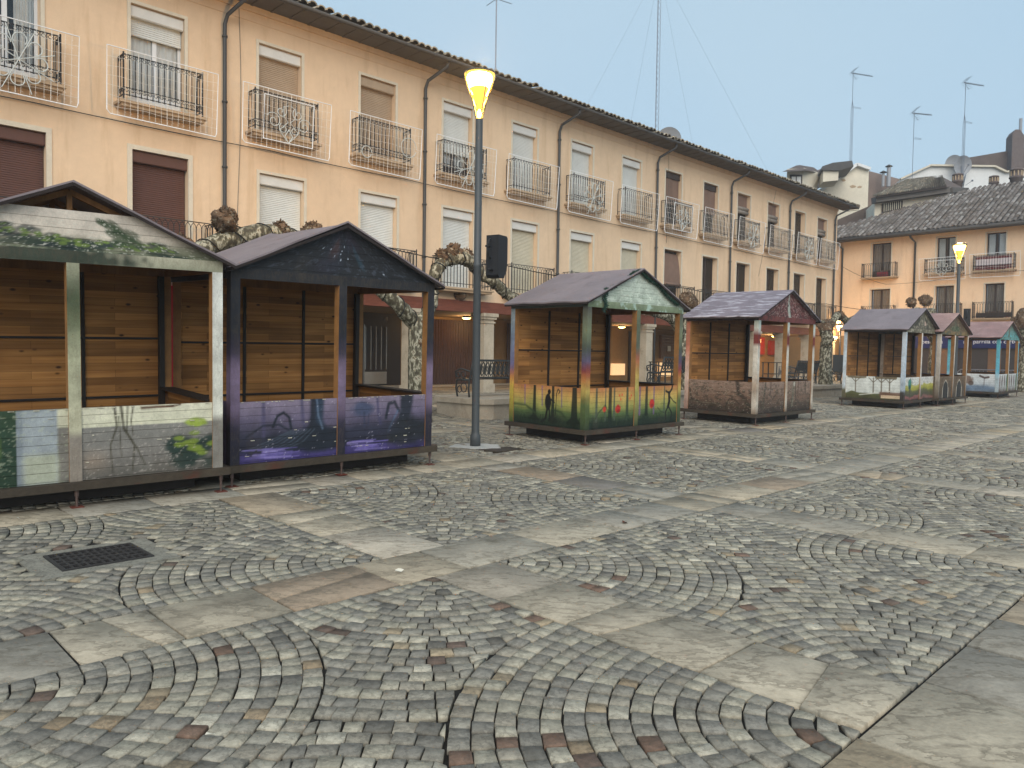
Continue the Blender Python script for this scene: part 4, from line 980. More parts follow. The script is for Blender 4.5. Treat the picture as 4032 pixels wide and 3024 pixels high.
def tiles(x0,x1,y0,y1,z0,slope,pitch,course,rad,seed,colr,origin=(0,0,0),xdir=1,skip=None):
    """clay barrel tiles running up the slope (y)"""
    rr=np.random.default_rng(seed); V=[];Fq=[];C=[]; seg=6; nv=0
    cols=int((x1-x0)/pitch); ny=int((y1-y0)/course)+1
    ang=[math.pi*k/seg for k in range(seg+1)]
    for i in range(cols):
        cx=x0+(i+.5)*pitch; jz0=rr.normal(0,.012); 
        for j in range(ny):
            if skip and skip(cx,y0+j*course): continue
            a=y0+j*course+rr.normal(0,.02); b=a+course*1.12; lift=.02; xo=cx+rr.normal(0,.008); jz=jz0+rr.normal(0,.006)
            co=np.array(colr[rr.integers(0,len(colr))])*rr.normal(1,.08)
            for (yy,dz,rs) in ((a,lift,1.06),(b,0.,.86)):
                for t in ang:
                    V.append((xo-rad*rs*math.cos(t),yy,z0+(yy-y0)*slope+dz+jz+rad*rs*.85*math.sin(t)-.02)); C.append(co)
            for k in range(seg): Fq.append((nv+k,nv+k+1,nv+seg+1+k+1,nv+seg+1+k))
            # front lip, a dark hollow edge
            for t in ang: V.append((xo-rad*.8*math.cos(t),a+.012,z0+(a-y0)*slope+lift+jz+rad*.62*math.sin(t)-.02)); C.append(co*.9)
            o=nv+2*(seg+1)
            for k in range(seg): Fq.append((nv+k+1,nv+k,o+k,o+k+1))
            nv+=3*(seg+1)
    return V,Fq,C
TC=[S(156,146,128),S(140,130,114),S(172,162,144),S(126,116,102),S(148,142,126),S(162,146,124)]
# ---- the long arcaded row
BZ=gzu(14,17.75)
MBR=empty('apartment_building',UW(0,DW,0),TH,'long ochre three storey row with shuttered balconies over a stone arcade','building')
UE=42.0
TOPS=['curtain','half','beige','beige','whitelow','white','white','white','blind','blind','rolled','rolled','grey','rolled']
BOTS=['brown','brown','whitelow','white','white','cream','cream','cream','bulge','grey','grey','grey','grey','grey']
holes=[];wins=[]
us=[2.97,5.80,8.706,11.58,14.425,17.267,20.12,22.978,25.751,28.55,31.357,34.161,36.971,39.55]
for i,u in enumerate(us):
    holes.append((u,u+1.14,6.88,9.06)); holes.append((u+.02,u+1.22,3.62,5.96))
q=MB(); wall_holes(q,-3.,UE,3.28,9.86,holes,.30); q.add([(UE,0,3.28),(UE,9,3.28),(UE,9,9.86),(UE,0,9.86)],[(0,1,2,3)])
q.build('wall',M['stucco'],MBR)
q=MB(); q.box(-3,UE+.02,-.018,.0-.001,9.50,9.53); q.box(-3.,UE+.01,-.05,-.002,9.72,9.86); q.build('cornice',M['trim'] if 0 else M['stucco'],MBR)
for i,u in enumerate(us):
    window(MBR,u,u+1.14,6.88,9.06,TOPS[i],seed=i)
    window(MBR,u+.02,u+1.22,3.62,5.96,BOTS[i],seed=i+50,trimw=.1 if i<2 else .07)
    c=u+.57
    balcony(MBR,c-.83,c+.83,6.86,.36,'b' if i%2==0 or i in(3,) else 'arch2' if 0 else ('arch' if i in (2,5,7,9,11,13) else 'b'),seed=i)
    c=u+.62; balcony(MBR,c-.98,c+.98,3.60,.42,'arch',.9,seed=i+30)
# eaves and roof
q=MB(); q.box(-3.6,UE+.75,-.78,.02,9.86,9.90); q.build('soffit',M['soffit'],MBR)
q=MB()
for k in range(-6,87):
    q.box(k*.5-.03,k*.5+.03,-.74,-.06,9.843,9.859)
q.build('eave_brackets',M['soffit'],MBR)
q=MB(); q.tube([(-3.6,-.80,9.90),(UE+.75,-.80,9.90)],.055,8); q.build('gutter',M['gutter'],MBR,True)
V,Fq,C=tiles(-3.6,UE+.75,-.86,5.2,9.99,.20,.235,.42,.106,3,TC)
rt=npmesh('roof',V,Fq,M['rtile'],np.clip(np.array(C),0,1),MBR)
q=MB(); q.add([(-3.6,-.82,9.905),(UE+.75,-.82,9.905),(UE+.75,5.3,11.15),(-3.6,5.3,11.15),(-3.6,10,10.2),(UE+.75,10,10.2)],[(0,1,2,3),(3,2,5,4)]); q.build('roof_deck',M['soffit'],rt)
q=MB(); q.tube([(UE+.75,-.85,9.99),(UE+.78,5.2,11.2)],.1,8); q.build('verge_tiles',M['rtile'],rt,True,col=[S(120,108,94)]*16)
# downpipes
for u in (2.1,7.83,13.7,19.4,25.1,30.7,36.3,41.55):
    q=MB(); q.tube([(u+.28,-.74,9.86),(u+.27,-.72,9.72),(u+.05,-.14,9.42),(u,-.09,9.2),(u,-.09,3.9),(u,-.09,.5)],.046,8)
    for z in (8.9,7.4,5.9,4.4): q.tube([(u,-.09,z),(u,-.09,z+.04)],.068,8)
    q.build('downpipe',M['pipe'],MBR,True)
# arcade: columns, beam, back wall
q=MB(); q.box(-3,UE,-.10,.22,2.93,3.27); q.build('arcade_beam',M['redbeam'],MBR)
for k in range(-3,11):
    u=13.45+2.83*k
    if not(-2.5<u<UE): continue
    g=gzu(u,17.75)-.03; q=MB(); s=.21; cy=.12
    q.box(u-s-.04,u+s+.04,cy-s-.04,cy+s+.04,g,g+.30); q.box(u-s,u+s,cy-s,cy+s,g+.30,2.62)
    col=q.build('arcade_column',M['stone'],MBR)
    q=MB(); q.box(u-s-.03,u+s+.03,cy-s-.03,cy+s+.03,2.62,2.67).box(u-s,u+s,cy-s,cy+s,2.67,2.74).box(u-s-.06,u+s+.06,cy-s-.06,cy+s+.06,2.74,2.82).box(u-s-.10,u+s+.10,cy-s-.10,cy+s+.10,2.82,2.928); q.build('capital',M['stone'],col)
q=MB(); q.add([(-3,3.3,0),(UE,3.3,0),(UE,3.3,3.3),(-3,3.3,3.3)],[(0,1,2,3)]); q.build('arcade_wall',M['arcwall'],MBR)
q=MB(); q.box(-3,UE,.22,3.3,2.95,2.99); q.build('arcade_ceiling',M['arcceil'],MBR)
AB=gzu(14,20.9)
def barred_door(u0,u1,z1,lbl):
    q=MB(); q.box(u0,u1,3.18,3.28,AB,z1); d=q.build('door',M['dkdoor'],MBR)
    q=MB(); q.box(u0+.12,u0+.12+(u1-u0)*.55,3.15,3.178,AB+.15,AB+.55); q.build('kick_plate',M['silver'],d)
    q=MB()
    for k in range(5): x=u0+.14+k*(u1-u0)*.13; q.tube([(x,3.14,AB+.62),(x,3.14,z1-.45)],.014,6)
    q.tube([(u0+.06,3.10,AB+.12),(u0+.06,3.10,z1-.4)],.016,6); q.build('door_bars',M['silver'],d)
    q=MB(); q.box(u0-.1,u1+.05,2.95,3.3,AB-.05,AB+.10); q.build('door_step',M['plinth'],d)
def fold_gate(u0,u1,z1):
    q=MB(); V=[];n=int((u1-u0)/.06)
    for i in range(n+1): x=u0+(u1-u0)*i/n; yy=3.16+.05*(i%2); V+=[(x,yy,AB+.1),(x,yy,z1)]
    q.add(V,[(2*i,2*i+2,2*i+3,2*i+1) for i in range(n)]); q.build('folding_gate',M['fold'],MBR)
barred_door(13.75,15.3,2.95,'')
for (a,b) in ((16.45,18.75),(20.2,22.6),(-1,1),(4.5,6.6)): fold_gate(a,b,2.85)
q=MB(); q.box(16.2,24.0,3.05,3.29,AB-.04,AB+.09); q.build('stone_step',M['plinth'],MBR)
for (a,b) in ((19.05,19.5),(27.9,29.2),(10.4,12.6),(7.3,9.6)): MB().box(a,b,3.2,3.29,AB+.05,2.8).build('dark_doorway',M['dkdoor'],MBR)
q=MB(); q.box(26.55,27.45,3.1,3.29,AB+.35,1.35); q.build('glowing_wall_panel',M['warmlit'],MBR)  # emission stands in for warm light falling on a low wall panel
q=MB(); q.box(30.3,31.9,3.16,3.29,1.6,2.7); q.build('latticed_window',M['shopwood'],MBR)
q=MB()
for k in range(9):
    q.bar((30.3+k*.2,3.14,1.6),(30.3+k*.2+.0,3.14,2.7),.012); q.bar((30.3,3.13,1.6+k*.135),(31.9,3.13,1.6+k*.135),.012)
q.build('window_lattice',M['silver'],MBR)
q=MB(); q.box(30.2,31.9,3.12,3.29,.75,1.45); q.build('glowing_wall_panel',M['warmlit'],MBR)  # same painted-in glow on the panel below the lattice
MB().box(28.2,28.45,3.18,3.19,1.75,2.0).build('paper_notice',M['paper'],MBR); MB().box(30.7,30.95,3.08,3.09,1.95,2.2).build('paper_notice',M['paper'],MBR)
for (a,b,z) in ((37.6,40.2,2.85),(40.9,41.9,2.7)): MB().box(a,b,3.1,3.29,1.9,z).build('red_shopfront',M['red'],MBR)
q=MB(); q.box(38.6,39.6,3.02,3.09,2.55,2.75); q.build('warm_glow_panel',M['warmlit'],MBR)
q=MB(); q.box(39.0,39.3,3.02,3.09,1.2,2.5); q.build('warm_glow_panel',M['warmlit'],MBR)  # orange lamplight on a pillar put in as a glowing strip
# house number
def text(s,size,mat,parent,loc,rot=(math.pi/2,0,0),ext=.004):
    c=bpy.data.curves.new('lettering','FONT'); c.body=s; c.size=size; c.extrude=ext
    o=bpy.data.objects.new('lettering',c); COL.objects.link(o)
    dg=bpy.context.evaluated_depsgraph_get(); me=bpy.data.meshes.new_from_object(o.evaluated_get(dg)); bpy.data.objects.remove(o)
    me.materials.clear(); me.materials.append(mat); me.name='lettering'
    o=bpy.data.objects.new('lettering',me); COL.objects.link(o); o.parent=parent; o.location=loc; o.rotation_euler=rot; return o
n=text('18',.16,M['silver'],MBR,(14.6,3.16,2.72)); n.name='house_number'
# arcade ceiling lights
for i,(u,w,lab) in enumerate(((17.2,2.05,'round ceiling light glowing under the arcade beside the near lamp post'),(25.6,1.9,'ceiling light under the arcade behind the rainbow kiosk'),(38.9,1.9,'ceiling light under the far end of the arcade'))):
    t=empty('ceiling_light',UW(u,DW+w,2.945),TH,lab,'ceiling light','round lights under the arcade')
    MB().lathe([(.10,0),(.17,-.03),(.17,-.05),(.16,-.06)],20).build('light_rim',M['gutter'],t,True)
    MB().lathe([(.15,-.055),(.12,-.09),(.03,-.11)],20).build('light_globe',M['bulb2'],t,True)
    l=point((0,0,-.25),(26,26,80)[i],(1.,.62,.28),.12); l.parent=t
# basket-like stone under the balcony
q=MB(); q.blob((0,0,0),.20,3,1,.6,.7,.15); o=q.build('wall_nest',M['scab'],None,True); o.location=UW(15.05,17.62,3.40); tag(o,'brown swallow nest stuck to the wall under the balcony left of the near lamp post','bird nest')
# ------------------------------------------------------------------ Christmas light frames on the balconies
def light_frame(parent_loc,rz,W,Hh,motif,label,group='white light frames hung on the balconies',seed=0,slim=1.):
    t=empty('christmas_decoration',parent_loc,rz,label,'Christmas decoration',group)
    t.rotation_euler=(math.radians(4.),0,rz)
    q=MB(); c=.09; h=W/2
    P=[(-h,0,0),(h,0,0),(h,0,-Hh+c),(h-c*.3,0,-Hh),(-h+c,0,-Hh+.02),(-h+.02,0,-Hh+c)]
    q.tube(P,.0125*slim,6,closed=True); q.build('outer_frame',M['ledwhite'],t)
    r=random.Random(seed); q=MB(); n=19
    for i in range(1,n):
        x=-h+W*i/n+r.uniform(-.01,.01); w=.0032 if i%5 else .006
        q.tube([(x,0,-.01),(x+r.uniform(-.01,.01),.004,-Hh*.5),(x+r.uniform(-.015,.015),0,-Hh+.03)],w,4,False)
        for k in range(8): zz=-Hh*(k+.5+r.uniform(-.2,.2))/8; q.tube([(x,0,zz),(x+.02,-.005,zz-.012)],.003,4,False)
    for k in range(1,7):
        z=-Hh*k/7; q.tube([(-h+W*j/9,0,z-.018*math.sin(j*1.7+k)) for j in range(10)],.0032,4,False)
    q.build('light_strings',M['cablew'],t)
    q=MB(); 
    if motif=='star':
        cx,cz=.12,-Hh*.52
        for k in range(4):
            a=k*math.pi/4+.35; L=Hh*.47; q.tube([(cx-L*math.cos(a),-.03,cz-L*math.sin(a)),(cx+L*math.cos(a),-.03,cz+L*math.sin(a))],.0095,5)
        for k in range(8):
            a=k*math.pi/4+.35+math.pi/8; R=Hh*.27; q.tube([(cx+R*math.cos(a)+.12*math.cos(b),-.025,cz+R*math.sin(a)+.12*math.sin(b)) for b in [a-2.3+j*.46 for j in range(11)]],.011,5)
        q.build('star_motif',M['ledgrey'],t)
    elif motif=='scroll':
        iw,ih=W*.28,Hh*.82
        q.tube([(-iw,-.05,-.16),(iw,-.05,-.16),(iw,-.05,-ih-.05),(-iw,-.05,-ih-.05)],.016,6,closed=True); q.build('inner_frame',M['ledwhite'],t)
        q=MB()
        def spiral(cx,cz,r0,turn,a0,sg):
            q.tube([(cx+sg*r0*(1-j/26)*math.cos(a0+j*turn/22),-.055,cz+r0*(1-j/26)*math.sin(a0+j*turn/22)) for j in range(23)],.0095,5)
        for sg in (-1,1):
            spiral(sg*.40*iw/.65,-Hh*.52,.20,9,0.4,sg); spiral(sg*.22,-Hh*.34,.15,8,2.2,sg); spiral(sg*.14,-Hh*.62,.13,-7,1.,sg)
            q.tube([(sg*.02,-.055,-Hh*.22),(sg*.16,-.055,-Hh*.25),(sg*.14,-.055,-Hh*.42),(sg*.03,-.055,-Hh*.5),(sg*.25,-.055,-Hh*.66),(sg*.05,-.055,-Hh*.82)],.0095,5)
            q.tube([(0,-.055,-Hh*.86),(sg*.10,-.055,-Hh*.74),(0,-.055,-Hh*.62)],.012,5)
        q.build('scroll_motif',M['ledgrey'],t)
    elif motif=='rings':
        for (cx,cz,R) in ((-W*.27,-Hh*.68,.15),(W*.31,-Hh*.42,.26)): q.tube([(cx+R*math.cos(j*.4),-.02,cz+R*math.sin(j*.4)) for j in range(16)],.010,5)
        q.build('ring_motif',M['ledgrey'],t)
    return t
MOT=['star','plain','scroll','rings','star','plain','star','plain','scroll','plain','star','plain','star','plain']
LBL=['star light frame on the leftmost upper balcony, cut by the photo edge',
'plain white light frame over the balcony whose shutter is a third down, lace curtains behind',
'light frame with an inner scroll panel on the balcony right of the first downpipe',
'light frame with two loose rings, left of the second downpipe',
'star light frame half hidden behind the near lamp post',
'plain light frame over the first balcony to the right of the lamp post',
'star light frame on the white-shuttered balcony right of the third downpipe',
'plain light frame on the last white-shuttered upper balcony, over the fourth downpipe',
'scroll light frame below the half-lowered brown blind, nearest of the dark windows',
'plain light frame crossing the downpipe right of the far scroll frame',
'star light frame on the fourth upper balcony from the far corner',
'plain light frame on the third upper balcony from the far corner',
'small star light frame on the upper balcony next to the far corner one',
'plain light frame on the upper balcony at the far corner of the row']
for i,u in enumerate(us):
    c=u+.57-.03
    light_frame(UW(c,DW-.50,7.86),TH,2.32,1.38,MOT[i],LBL[i],seed=i)
# ------------------------------------------------------------------ cables
def cable(name,pts,r,label,mat=None,sag=0.,cat='cable'):
    P=[]
    for a,b in zip(pts[:-1],pts[1:]):
        a=Vector(a);b=Vector(b); n=8
        for i in range(n): t=i/n; p=a.lerp(b,t); p.z-=sag*4*t*(1-t); P.append(p)
    P.append(Vector(pts[-1])); o=Vector(P[0]); q=MB(); q.tube([p-o for p in P],r,5,False)
    ob=q.build(name,mat or M['cable']); ob.location=o; return tag(ob,label,cat)
cable('facade_cable',[UW(u,DW-.05,6.52+.03*math.sin(u)) for u in (-2,4,9,13,19,25,31,37,41.9)],.009,'thin dark cable clipped along the wall below the upper balconies',sag=.03)
cable('overhead_cable',[UW(5.75,13.05,3.85),UW(8,13.1,3.95),UW(12.5,13.,3.72),UW(20.,13.1,3.75),UW(30.2,13.1,3.85),UW(40,13.1,4.1)],.012,'black cable strung from tree to tree behind the kiosk roofs',sag=.14)
cable('overhead_wire',[UW(41.8,DW-.4,6.7),UW(45.9,16.5,6.0),UW(46.,12.0,6.35),UW(46,5,6.6)],.010,'thin wire crossing the gap between the two rows below the far balconies',sag=.12)
for (px,y0,y1,lab) in ((0,0,0,''),):
    pass
def wcable(u,z0,z1,label,wob=.1,ub=None):
    P=[UW(u+ (0 if ub is None else (ub-u)*t)+wob*math.sin(t*5),DW-.03,z0+(z1-z0)*t) for t in [i/10 for i in range(11)]]
    cable('hanging_wire',P,.006,label,mat=M['soffit'],cat='wire')
wcable(8.2,9.7,3.4,'loose grey wire running down the wall left of the balcony with the scroll frame',.05)
wcable(25.9,9.8,6.2,'loose wire hanging from the eaves beside the downpipe near the dish',.03)
wcable(34.9,9.8,5.5,'loose wire slanting down the wall between the far upper balconies',.02,33.4)
# ------------------------------------------------------------------ antennas and dishes
def mast(loc,h,label,kind='yagi',rz=0.,r=.022,s=1.):
    t=empty('antenna',loc,rz,label,'antenna','television antennas on the roofs')
    if kind=='lattice':
        q=MB()
        for k in range(3):
            a=k*2.094; q.tube([(.09*math.cos(a),.09*math.sin(a),0),(.075*math.cos(a),.075*math.sin(a),h)],.0095,5)
        n=int(h/.25)
        for i in range(n):
            for k in range(3):
                a=k*2.094;b=(k+1)*2.094; z=i*.25; q.bar((.085*math.cos(a),.085*math.sin(a),z),(.085*math.cos(b),.085*math.sin(b),z+.25),.008)
        q.build('mast',M['antenna'],t); MB().tube([(0,0,h-.2),(0,0,h+2.6)],.022,6).build('mast_tip',M['antenna'],t)
        q=MB()
        for k,(dx,dy) in enumerate(((-4.2,-1.2),(5.2,1.0),(-1.2,2.2),(1.2,-2.))): q.tube([(0,0,h-.5-k*.02),(dx,dy,-.3 )],.0032,4,False)
        q.build('guy_wires',M['antenna'],t); return t
    q=MB(); q.tube([(0,0,0),(0,0,h)],r,6)
    if kind=='twin': q.tube([(.10,0,0),(.10,0,h*.62),(0,0,h*.7)],r*.8,6); q.tube([(-.06,0.05,0),(-.06,.05,h*.6),(0,0,h*.7)],r*.7,6)
    q.build('mast',M['antenna'],t)
    q=MB()
    if kind=='cross':
        for k in range(4):
            a=k*math.pi/2+.5; q.tube([(0,0,h-.75),(.62*math.cos(a),.62*math.sin(a),h-.75)],.012,5)
        q.blob((0,0,h-.75),.05,3); q.build('antenna_elements',M['antenna'],t); MB().box(-.05,.05,-.04,.04,.9,1.1).build('junction_box',M['dish'],t); return t
    L=1.5*s; q.tube([(-.15,0,h-.05),(L,0,h-.08)],.028,5)
    for k in range(10): x=.1+k*(L-.15)/10; q.tube([(x,-.17,h-.07),(x,.17,h-.07)],.010,4,False)
    for sg in (-1,1): q.add([(-.15,-.3,h+sg*.02),(-.15,.3,h+sg*.02),(.35,.3,h+sg*.42),(.35,-.3,h+sg*.42)],[(0,1,2,3)]) if 0 else [q.tube([(-.12+j*.1,-.28,h-.04+sg*(.04+j*.09)),(-.12+j*.1,.28,h-.04+sg*(.04+j*.09))],.008,4,False) for j in range(5)]
    for sg in (-1,1): q.tube([(-.15,0,h-.05),(.33,0,h-.05+sg*.45)],.012,4,False)
    z=h*.62; q.tube([(0,0,z),(.5*s,.1,z+.03),(.75*s,.12,z+.03),(.75*s,.12,z+.1),(0.1,0,z+.08)],.012,4,False)
    q.build('antenna_elements',M['antenna'],t); return t
mast(UW(6.9,DW+1.75,10.25),1.9,'small antenna on the roof at the top edge left of the lamp','yagi',TH,.018,.6)
mast(Vector((-.71,26.6,10.3)),4.2,'tall thin mast with four crossed arms behind the near lamp head','cross',.1)
mast(UW(27.9,DW+2.,10.3),8.6,'lattice mast with guy wires rising from the roof ridge','lattice')
mast(AT(3324,655,59),6.9,'tall twin-pole antenna mast on the cream gabled house','twin',.3,.019,1.2)
mast(AT(3566,722,52),4.6,'slim antenna mast on the tiled dormer roof, middle of the three at the right','yagi',.2,.018,.9)
mast(AT(3762,745,55),7.4,'tallest right antenna mast standing beside two round chimneys','twin',.3,.019,1.1)
def dish(loc,r,rz,label,tilt=.5):
    t=empty('satellite_dish',loc,rz,label,'satellite dish','satellite dishes on the roofs')
    q=MB(); prof=[(r*k/7,-.25*r*(1-(k/7)**2)) for k in range(8)]
    q.lathe(prof,24); q.f=q.f[:-2]; o=q.build('dish_bowl',M['dish'],t,True); o.rotation_euler=(math.pi/2-tilt*.0+.15,0,0)
    q=MB(); q.tube([(0,.05,-r-.5),(0,.12,0)],.03,6); q.tube([(0,-.05,-r*.9),(0,-.55*r-.2,-.1)],.015,5); q.blob((0,-.55*r-.2,-.1),.06,2); q.build('dish_arm',M['antenna'],t)
dish(UW(28.1,DW+1.5,11.0),.54,-.25,'large grey satellite dish at the foot of the lattice mast')
dish(AT(3727,652,56),.62,-.1,'pale dish on the white house, left of the right antenna mast')
dish(AT(3762,658,55.2),.68,.1,'pale dish directly behind the right antenna mast')
dish(AT(3772,714,52),.42,1.1,'dark dish seen edge-on beside the round chimney')
# ------------------------------------------------------------------ right-hand building
UR=46.5; C0=UW(UR,DW)
RBR=empty('apartment_building',(C0.x,C0.y,0),-PHI,'peach coloured building closing the square at right, tiled roof and blue shopfront','building')
wl=[(.15,1.25),(3.62,4.56),(6.03,6.93),(8.6,9.6)]
holes=[]
for (a,b) in wl: holes+=[(a,b,6.50,8.47),(a,b,3.98,5.80)]
q=MB(); wall_holes(q,-7.,13.,3.12,8.95,holes,.28); q.build('wall',M['stucco2'],RBR)
q=MB(); q.add([(-7.,-.0,0),(2.6,-.0,0),(2.6,-.0,3.12),(-7.,-.0,3.12)],[(0,1,2,3)]); q.build('ground_floor_wall',M['arcwall'],RBR)
for i,(a,b) in enumerate(wl):
    window(RBR,a,b,6.50,8.47,('grey','sheer','sheer','grey')[i],.28,i+90,white=False,trimw=.05)
    window(RBR,a,b,3.98,5.80,'grey',.28,i+95,white=False,trimw=.05)
    c=(a+b)/2; balcony(RBR,c-.92,c+.92,6.46,.40,'b' if i else 'arch',.80,i,.08,.1)
    balcony(RBR,c-.9,c+.9,3.95,.38,'arch',.85,i,.08,.1)
q=MB(); q.box(-7.2,13.2,-.70,.02,8.70,8.75); q.build('soffit',M['soffit'],RBR)
q=MB(); q.tube([(-7.2,-.74,8.74),(13.2,-.74,8.74)],.12,8); q.build('gutter',M['gutter'],RBR,True)
V,Fq,C=tiles(-7.2,13.2,-.85,5.5,8.84,.50,.25,.36,.098,5,[S(104,98,94),S(94,88,84),S(118,112,108),S(128,124,120),S(98,90,84),S(110,104,100)],skip=lambda x,y:y>2.07+.69*(x+.95))
rt=npmesh('roof',V,Fq,M['rtile'],np.clip(np.array(C)*1.25,0,1),RBR)
q=MB(); q.add([(-5.1,-.8,8.76),(13.2,-.8,8.76),(13.2,5.6,11.95),(4.2,5.6,11.95),(13.2,12,8.8),(-5.1,12,8.8)],[(0,1,2,3),(3,2,4,5),(0,3,5)]); q.build('roof_deck',M['gutter'],rt)
for v in (-1.5,2.55): 
    q=MB(); q.tube([(v-.15,-.68,8.7),(v-.1,-.4,8.5),(v,-.09,8.3),(v,-.09,.4)],.055,8); q.build('downpipe',M['pipe'],RBR,True)
# shopfront
q=MB(); q.box(2.7,13,-.02,.10,.3,3.12); q.build('shop_window',M['shopglass'],RBR)
q=MB(); q.box(2.65,13,-.14,-.02,2.38,3.02); fb=q.build('shop_sign',M['navy'],RBR)
text('pescados',.29,M['letter'],fb,(3.08,-.15,2.64)); text('a la parrilla con carbón de encina',.29,M['letter'],fb,(5.14,-.15,2.64))
q=MB(); q.box(2.7,13,-.09,-.03,.3,.98); q.build('shop_plinth',M['navy'],RBR)
for (a,b) in ((6.3,6.9),(7.6,8.4),(3.9,4.4)): MB().box(a,b,-.045,-.022,.98,2.38).build('shop_curtain',M['shopwood'],RBR)
for v in (2.7,4.9,7.2,9.4): MB().box(v-.04,v+.04,-.06,-.046,.98,2.38).build('shop_mullion',M['frame_d'],RBR)
q=MB(); q.box(2.7,13,-.13,-.10,.42,.47); q.build('plinth_stripe',M['letter'],RBR)
def rloc(v,n,z): return Vector((C0.x+CP*v+SP*n, C0.y-SP*v+CP*n, z))
light_frame(rloc(4.05,-.5,7.30),-PHI,2.3,1.22,'scroll','scroll light frame on the peach building behind the far lamp post',seed=31)
light_frame(rloc(6.55,-.5,7.34),-PHI,2.3,1.25,'plain','plain light frame over the balcony draped with striped cloth',seed=32)
light_frame(rloc(9.1,-.5,7.36),-PHI,2.2,1.2,'plain','light frame at the right photo edge on the peach building',seed=33)
t=empty('blanket',rloc(6.48,-.365,7.24),-PHI,'dark red and white striped cloth draped over a balcony rail of the peach building','blanket')
wavy(-.82,.82,-.18,-.02,0,.012,40,8,3).build('red_stripe',M['redcloth'],t); wavy(-.82,.82,-.52,-.18,0,.012,40,8,3).build('white_stripe',M['whitecloth'],t); wavy(-.82,.82,-.72,-.52,0,.012,40,8,3).build('red_stripe',M['redcloth'],t)
# flower boxes
for (v,z,lab) in ((.9,6.50,'dark red planter box on the leftmost balcony of the peach building'),(6.55,4.0,'long dark planter box on the lower balcony above the turquoise kiosk')):
    t=empty('planter_box',rloc(v,-.28,z),-PHI,lab,'planter box','planter boxes on balconies of the peach building')
    w=.3 if v<3 else .8
    MB().box(-w,w,-.07,.07,0,.24).build('box_body',M['redcloth'] if v<3 else M['frame_d'],t)
    q=MB()
    for i in range(60): x=R_.uniform(-w,w); q.tube([(x,R_.uniform(-.05,.05),.23),(x+R_.uniform(-.05,.05),R_.uniform(-.06,.06),.30+R_.uniform(0,.07))],.006,3,False)
    q.build('dry_plants',M['scab'],t)
# wall lanterns in the lit corner
for (px,py,D,lab,e) in ((3299,1291,41.5,'bright wall lantern glowing low in the corner between the two rows',95),(3293,1272,43.,'smaller lantern glow just above the bright corner lantern',40)):
    p=AT(px,py,D); t=empty('wall_lantern',p,0,lab,'wall lantern','warm lanterns in the corner of the square')
    MB().lathe([(.03,.25),(.16,.2),(.20,.13)],16).build('lantern_cap',M['gutter'],t,True); MB().lathe([(.05,-.16),(.13,.0),(.15,.12)],16).build('lantern_glass',M['bulb2'],t,True)
    MB().tube([(0,0,.25),(0,.0,.55),(.0,.25,.6)],.02,6).build('lantern_arm',M['gutter'],t)
    l=point((0,0,-.3),e*1.6,(1.,.60,.24),.15); l.parent=t
p=AT(3303,1500,41.4); t=empty('lantern_post',(p.x,p.y,gz(p.x,p.y)),0,'thin dark lantern post standing in the lit corner','post'); MB().lathe([(.12,0),(.12,.3),(.06,.4),(.05,1.5),(.045,3.0)],12).build('post_shaft',M['gutter'],t,True)
# ------------------------------------------------------------------ background houses
def extrude(name,front,depth,mat,parent,o):
    """front outline (world points) pushed back along the line of sight direction (0,1,0)"""
    n=len(front); V=[Vector(p)-o for p in front]; V2=[v+Vector((depth*.25,depth,0)) for v in V]
    q=MB(); q.add(V+V2,[tuple(range(n)),tuple(range(2*n-1,n-1,-1))]+[(i,i+n,(i+1)%n+n,(i+1)%n) for i in range(n)]); return q.build(name,mat,parent,norm=True)
def A(px,py,D): return AT(px,py,D)
o=A(3390,1300,60); o.z=0; t=empty('gabled_house',o,0,'cream gabled house with a blank wall rising behind the row corner','house')
D=58
extrude('gable_wall',[A(3170,900,D),A(3172,784,D),A(3345,662,D),A(3396,678,D),A(3396,900,D)],.5,M['creamwall'],t,o)
extrude('side_wall',[A(3396,905,D+.5),A(3396,680,D+.5),A(3560,722,D+2),A(3560,905,D+2)],9,M['greywall'],t,o)
q=MB(); q.bar(A(3160,792,D-.1)-o,A(3345,656,D-.1)-o,.5,.22).bar(A(3345,656,D-.1)-o,A(3398,674,D-.1)-o,.5,.2); q.build('roof_verge',M['whitewall'],t)
q=MB(); q.add([A(3120,800,D+.6)-o,A(3345,655,D+.6)-o,A(3300,655,D+6)-o,A(3080,760,D+6)-o],[(0,1,2,3)]); q.build('roof',M['slate'],t)
for (x_,y_,r_) in ((3298,716,.13),(3336,740,.16),(3362,742,.12)): q=MB(); q.blob(A(x_,y_,D)-o,r_,x_,1.4,.1,.7,.4); q.build('plaster_patch',M['slab'],t)
MB().box(*[v for v in ((A(3363,760,D)-o).x,(A(3382,760,D)-o).x,-.06,-.02,(A(3363,770,D)-o).z,(A(3363,745,D)-o).z)]).build('vent_grille',M['frame_d'],t)
o=A(3120,1300,56); o.z=0; t=empty('dormer_house',o,0,'house with a hipped dormer and paired window above the main roof','house')
D=55
extrude('dormer_wall',[A(3078,760,D),A(3078,672,D),A(3142,672,D),A(3142,800,D)],.3,M['creamwall'],t,o)
extrude('dormer_side',[A(3142,800,D+.1),A(3142,668,D+.1),A(3212,690,D+2),A(3180,800,D+2)],.3,M['creamwall'],t,o)
w=MB().box((A(3088,700,D)-o).x,(A(3136,700,D)-o).x,-1.08,-1.02,(A(3088,740,D)-o).z,(A(3088,695,D)-o).z).build('window',M['frame_d'],t)
q=MB()
for (a,b) in ((3094,3110),(3114,3130)): q.box((A(a,700,D)-o).x,(A(b,700,D)-o).x,-1.10,-1.085,(A(a,736,D)-o).z,(A(a,703,D)-o).z)
q.build('window_pane',M['curtain'],w)
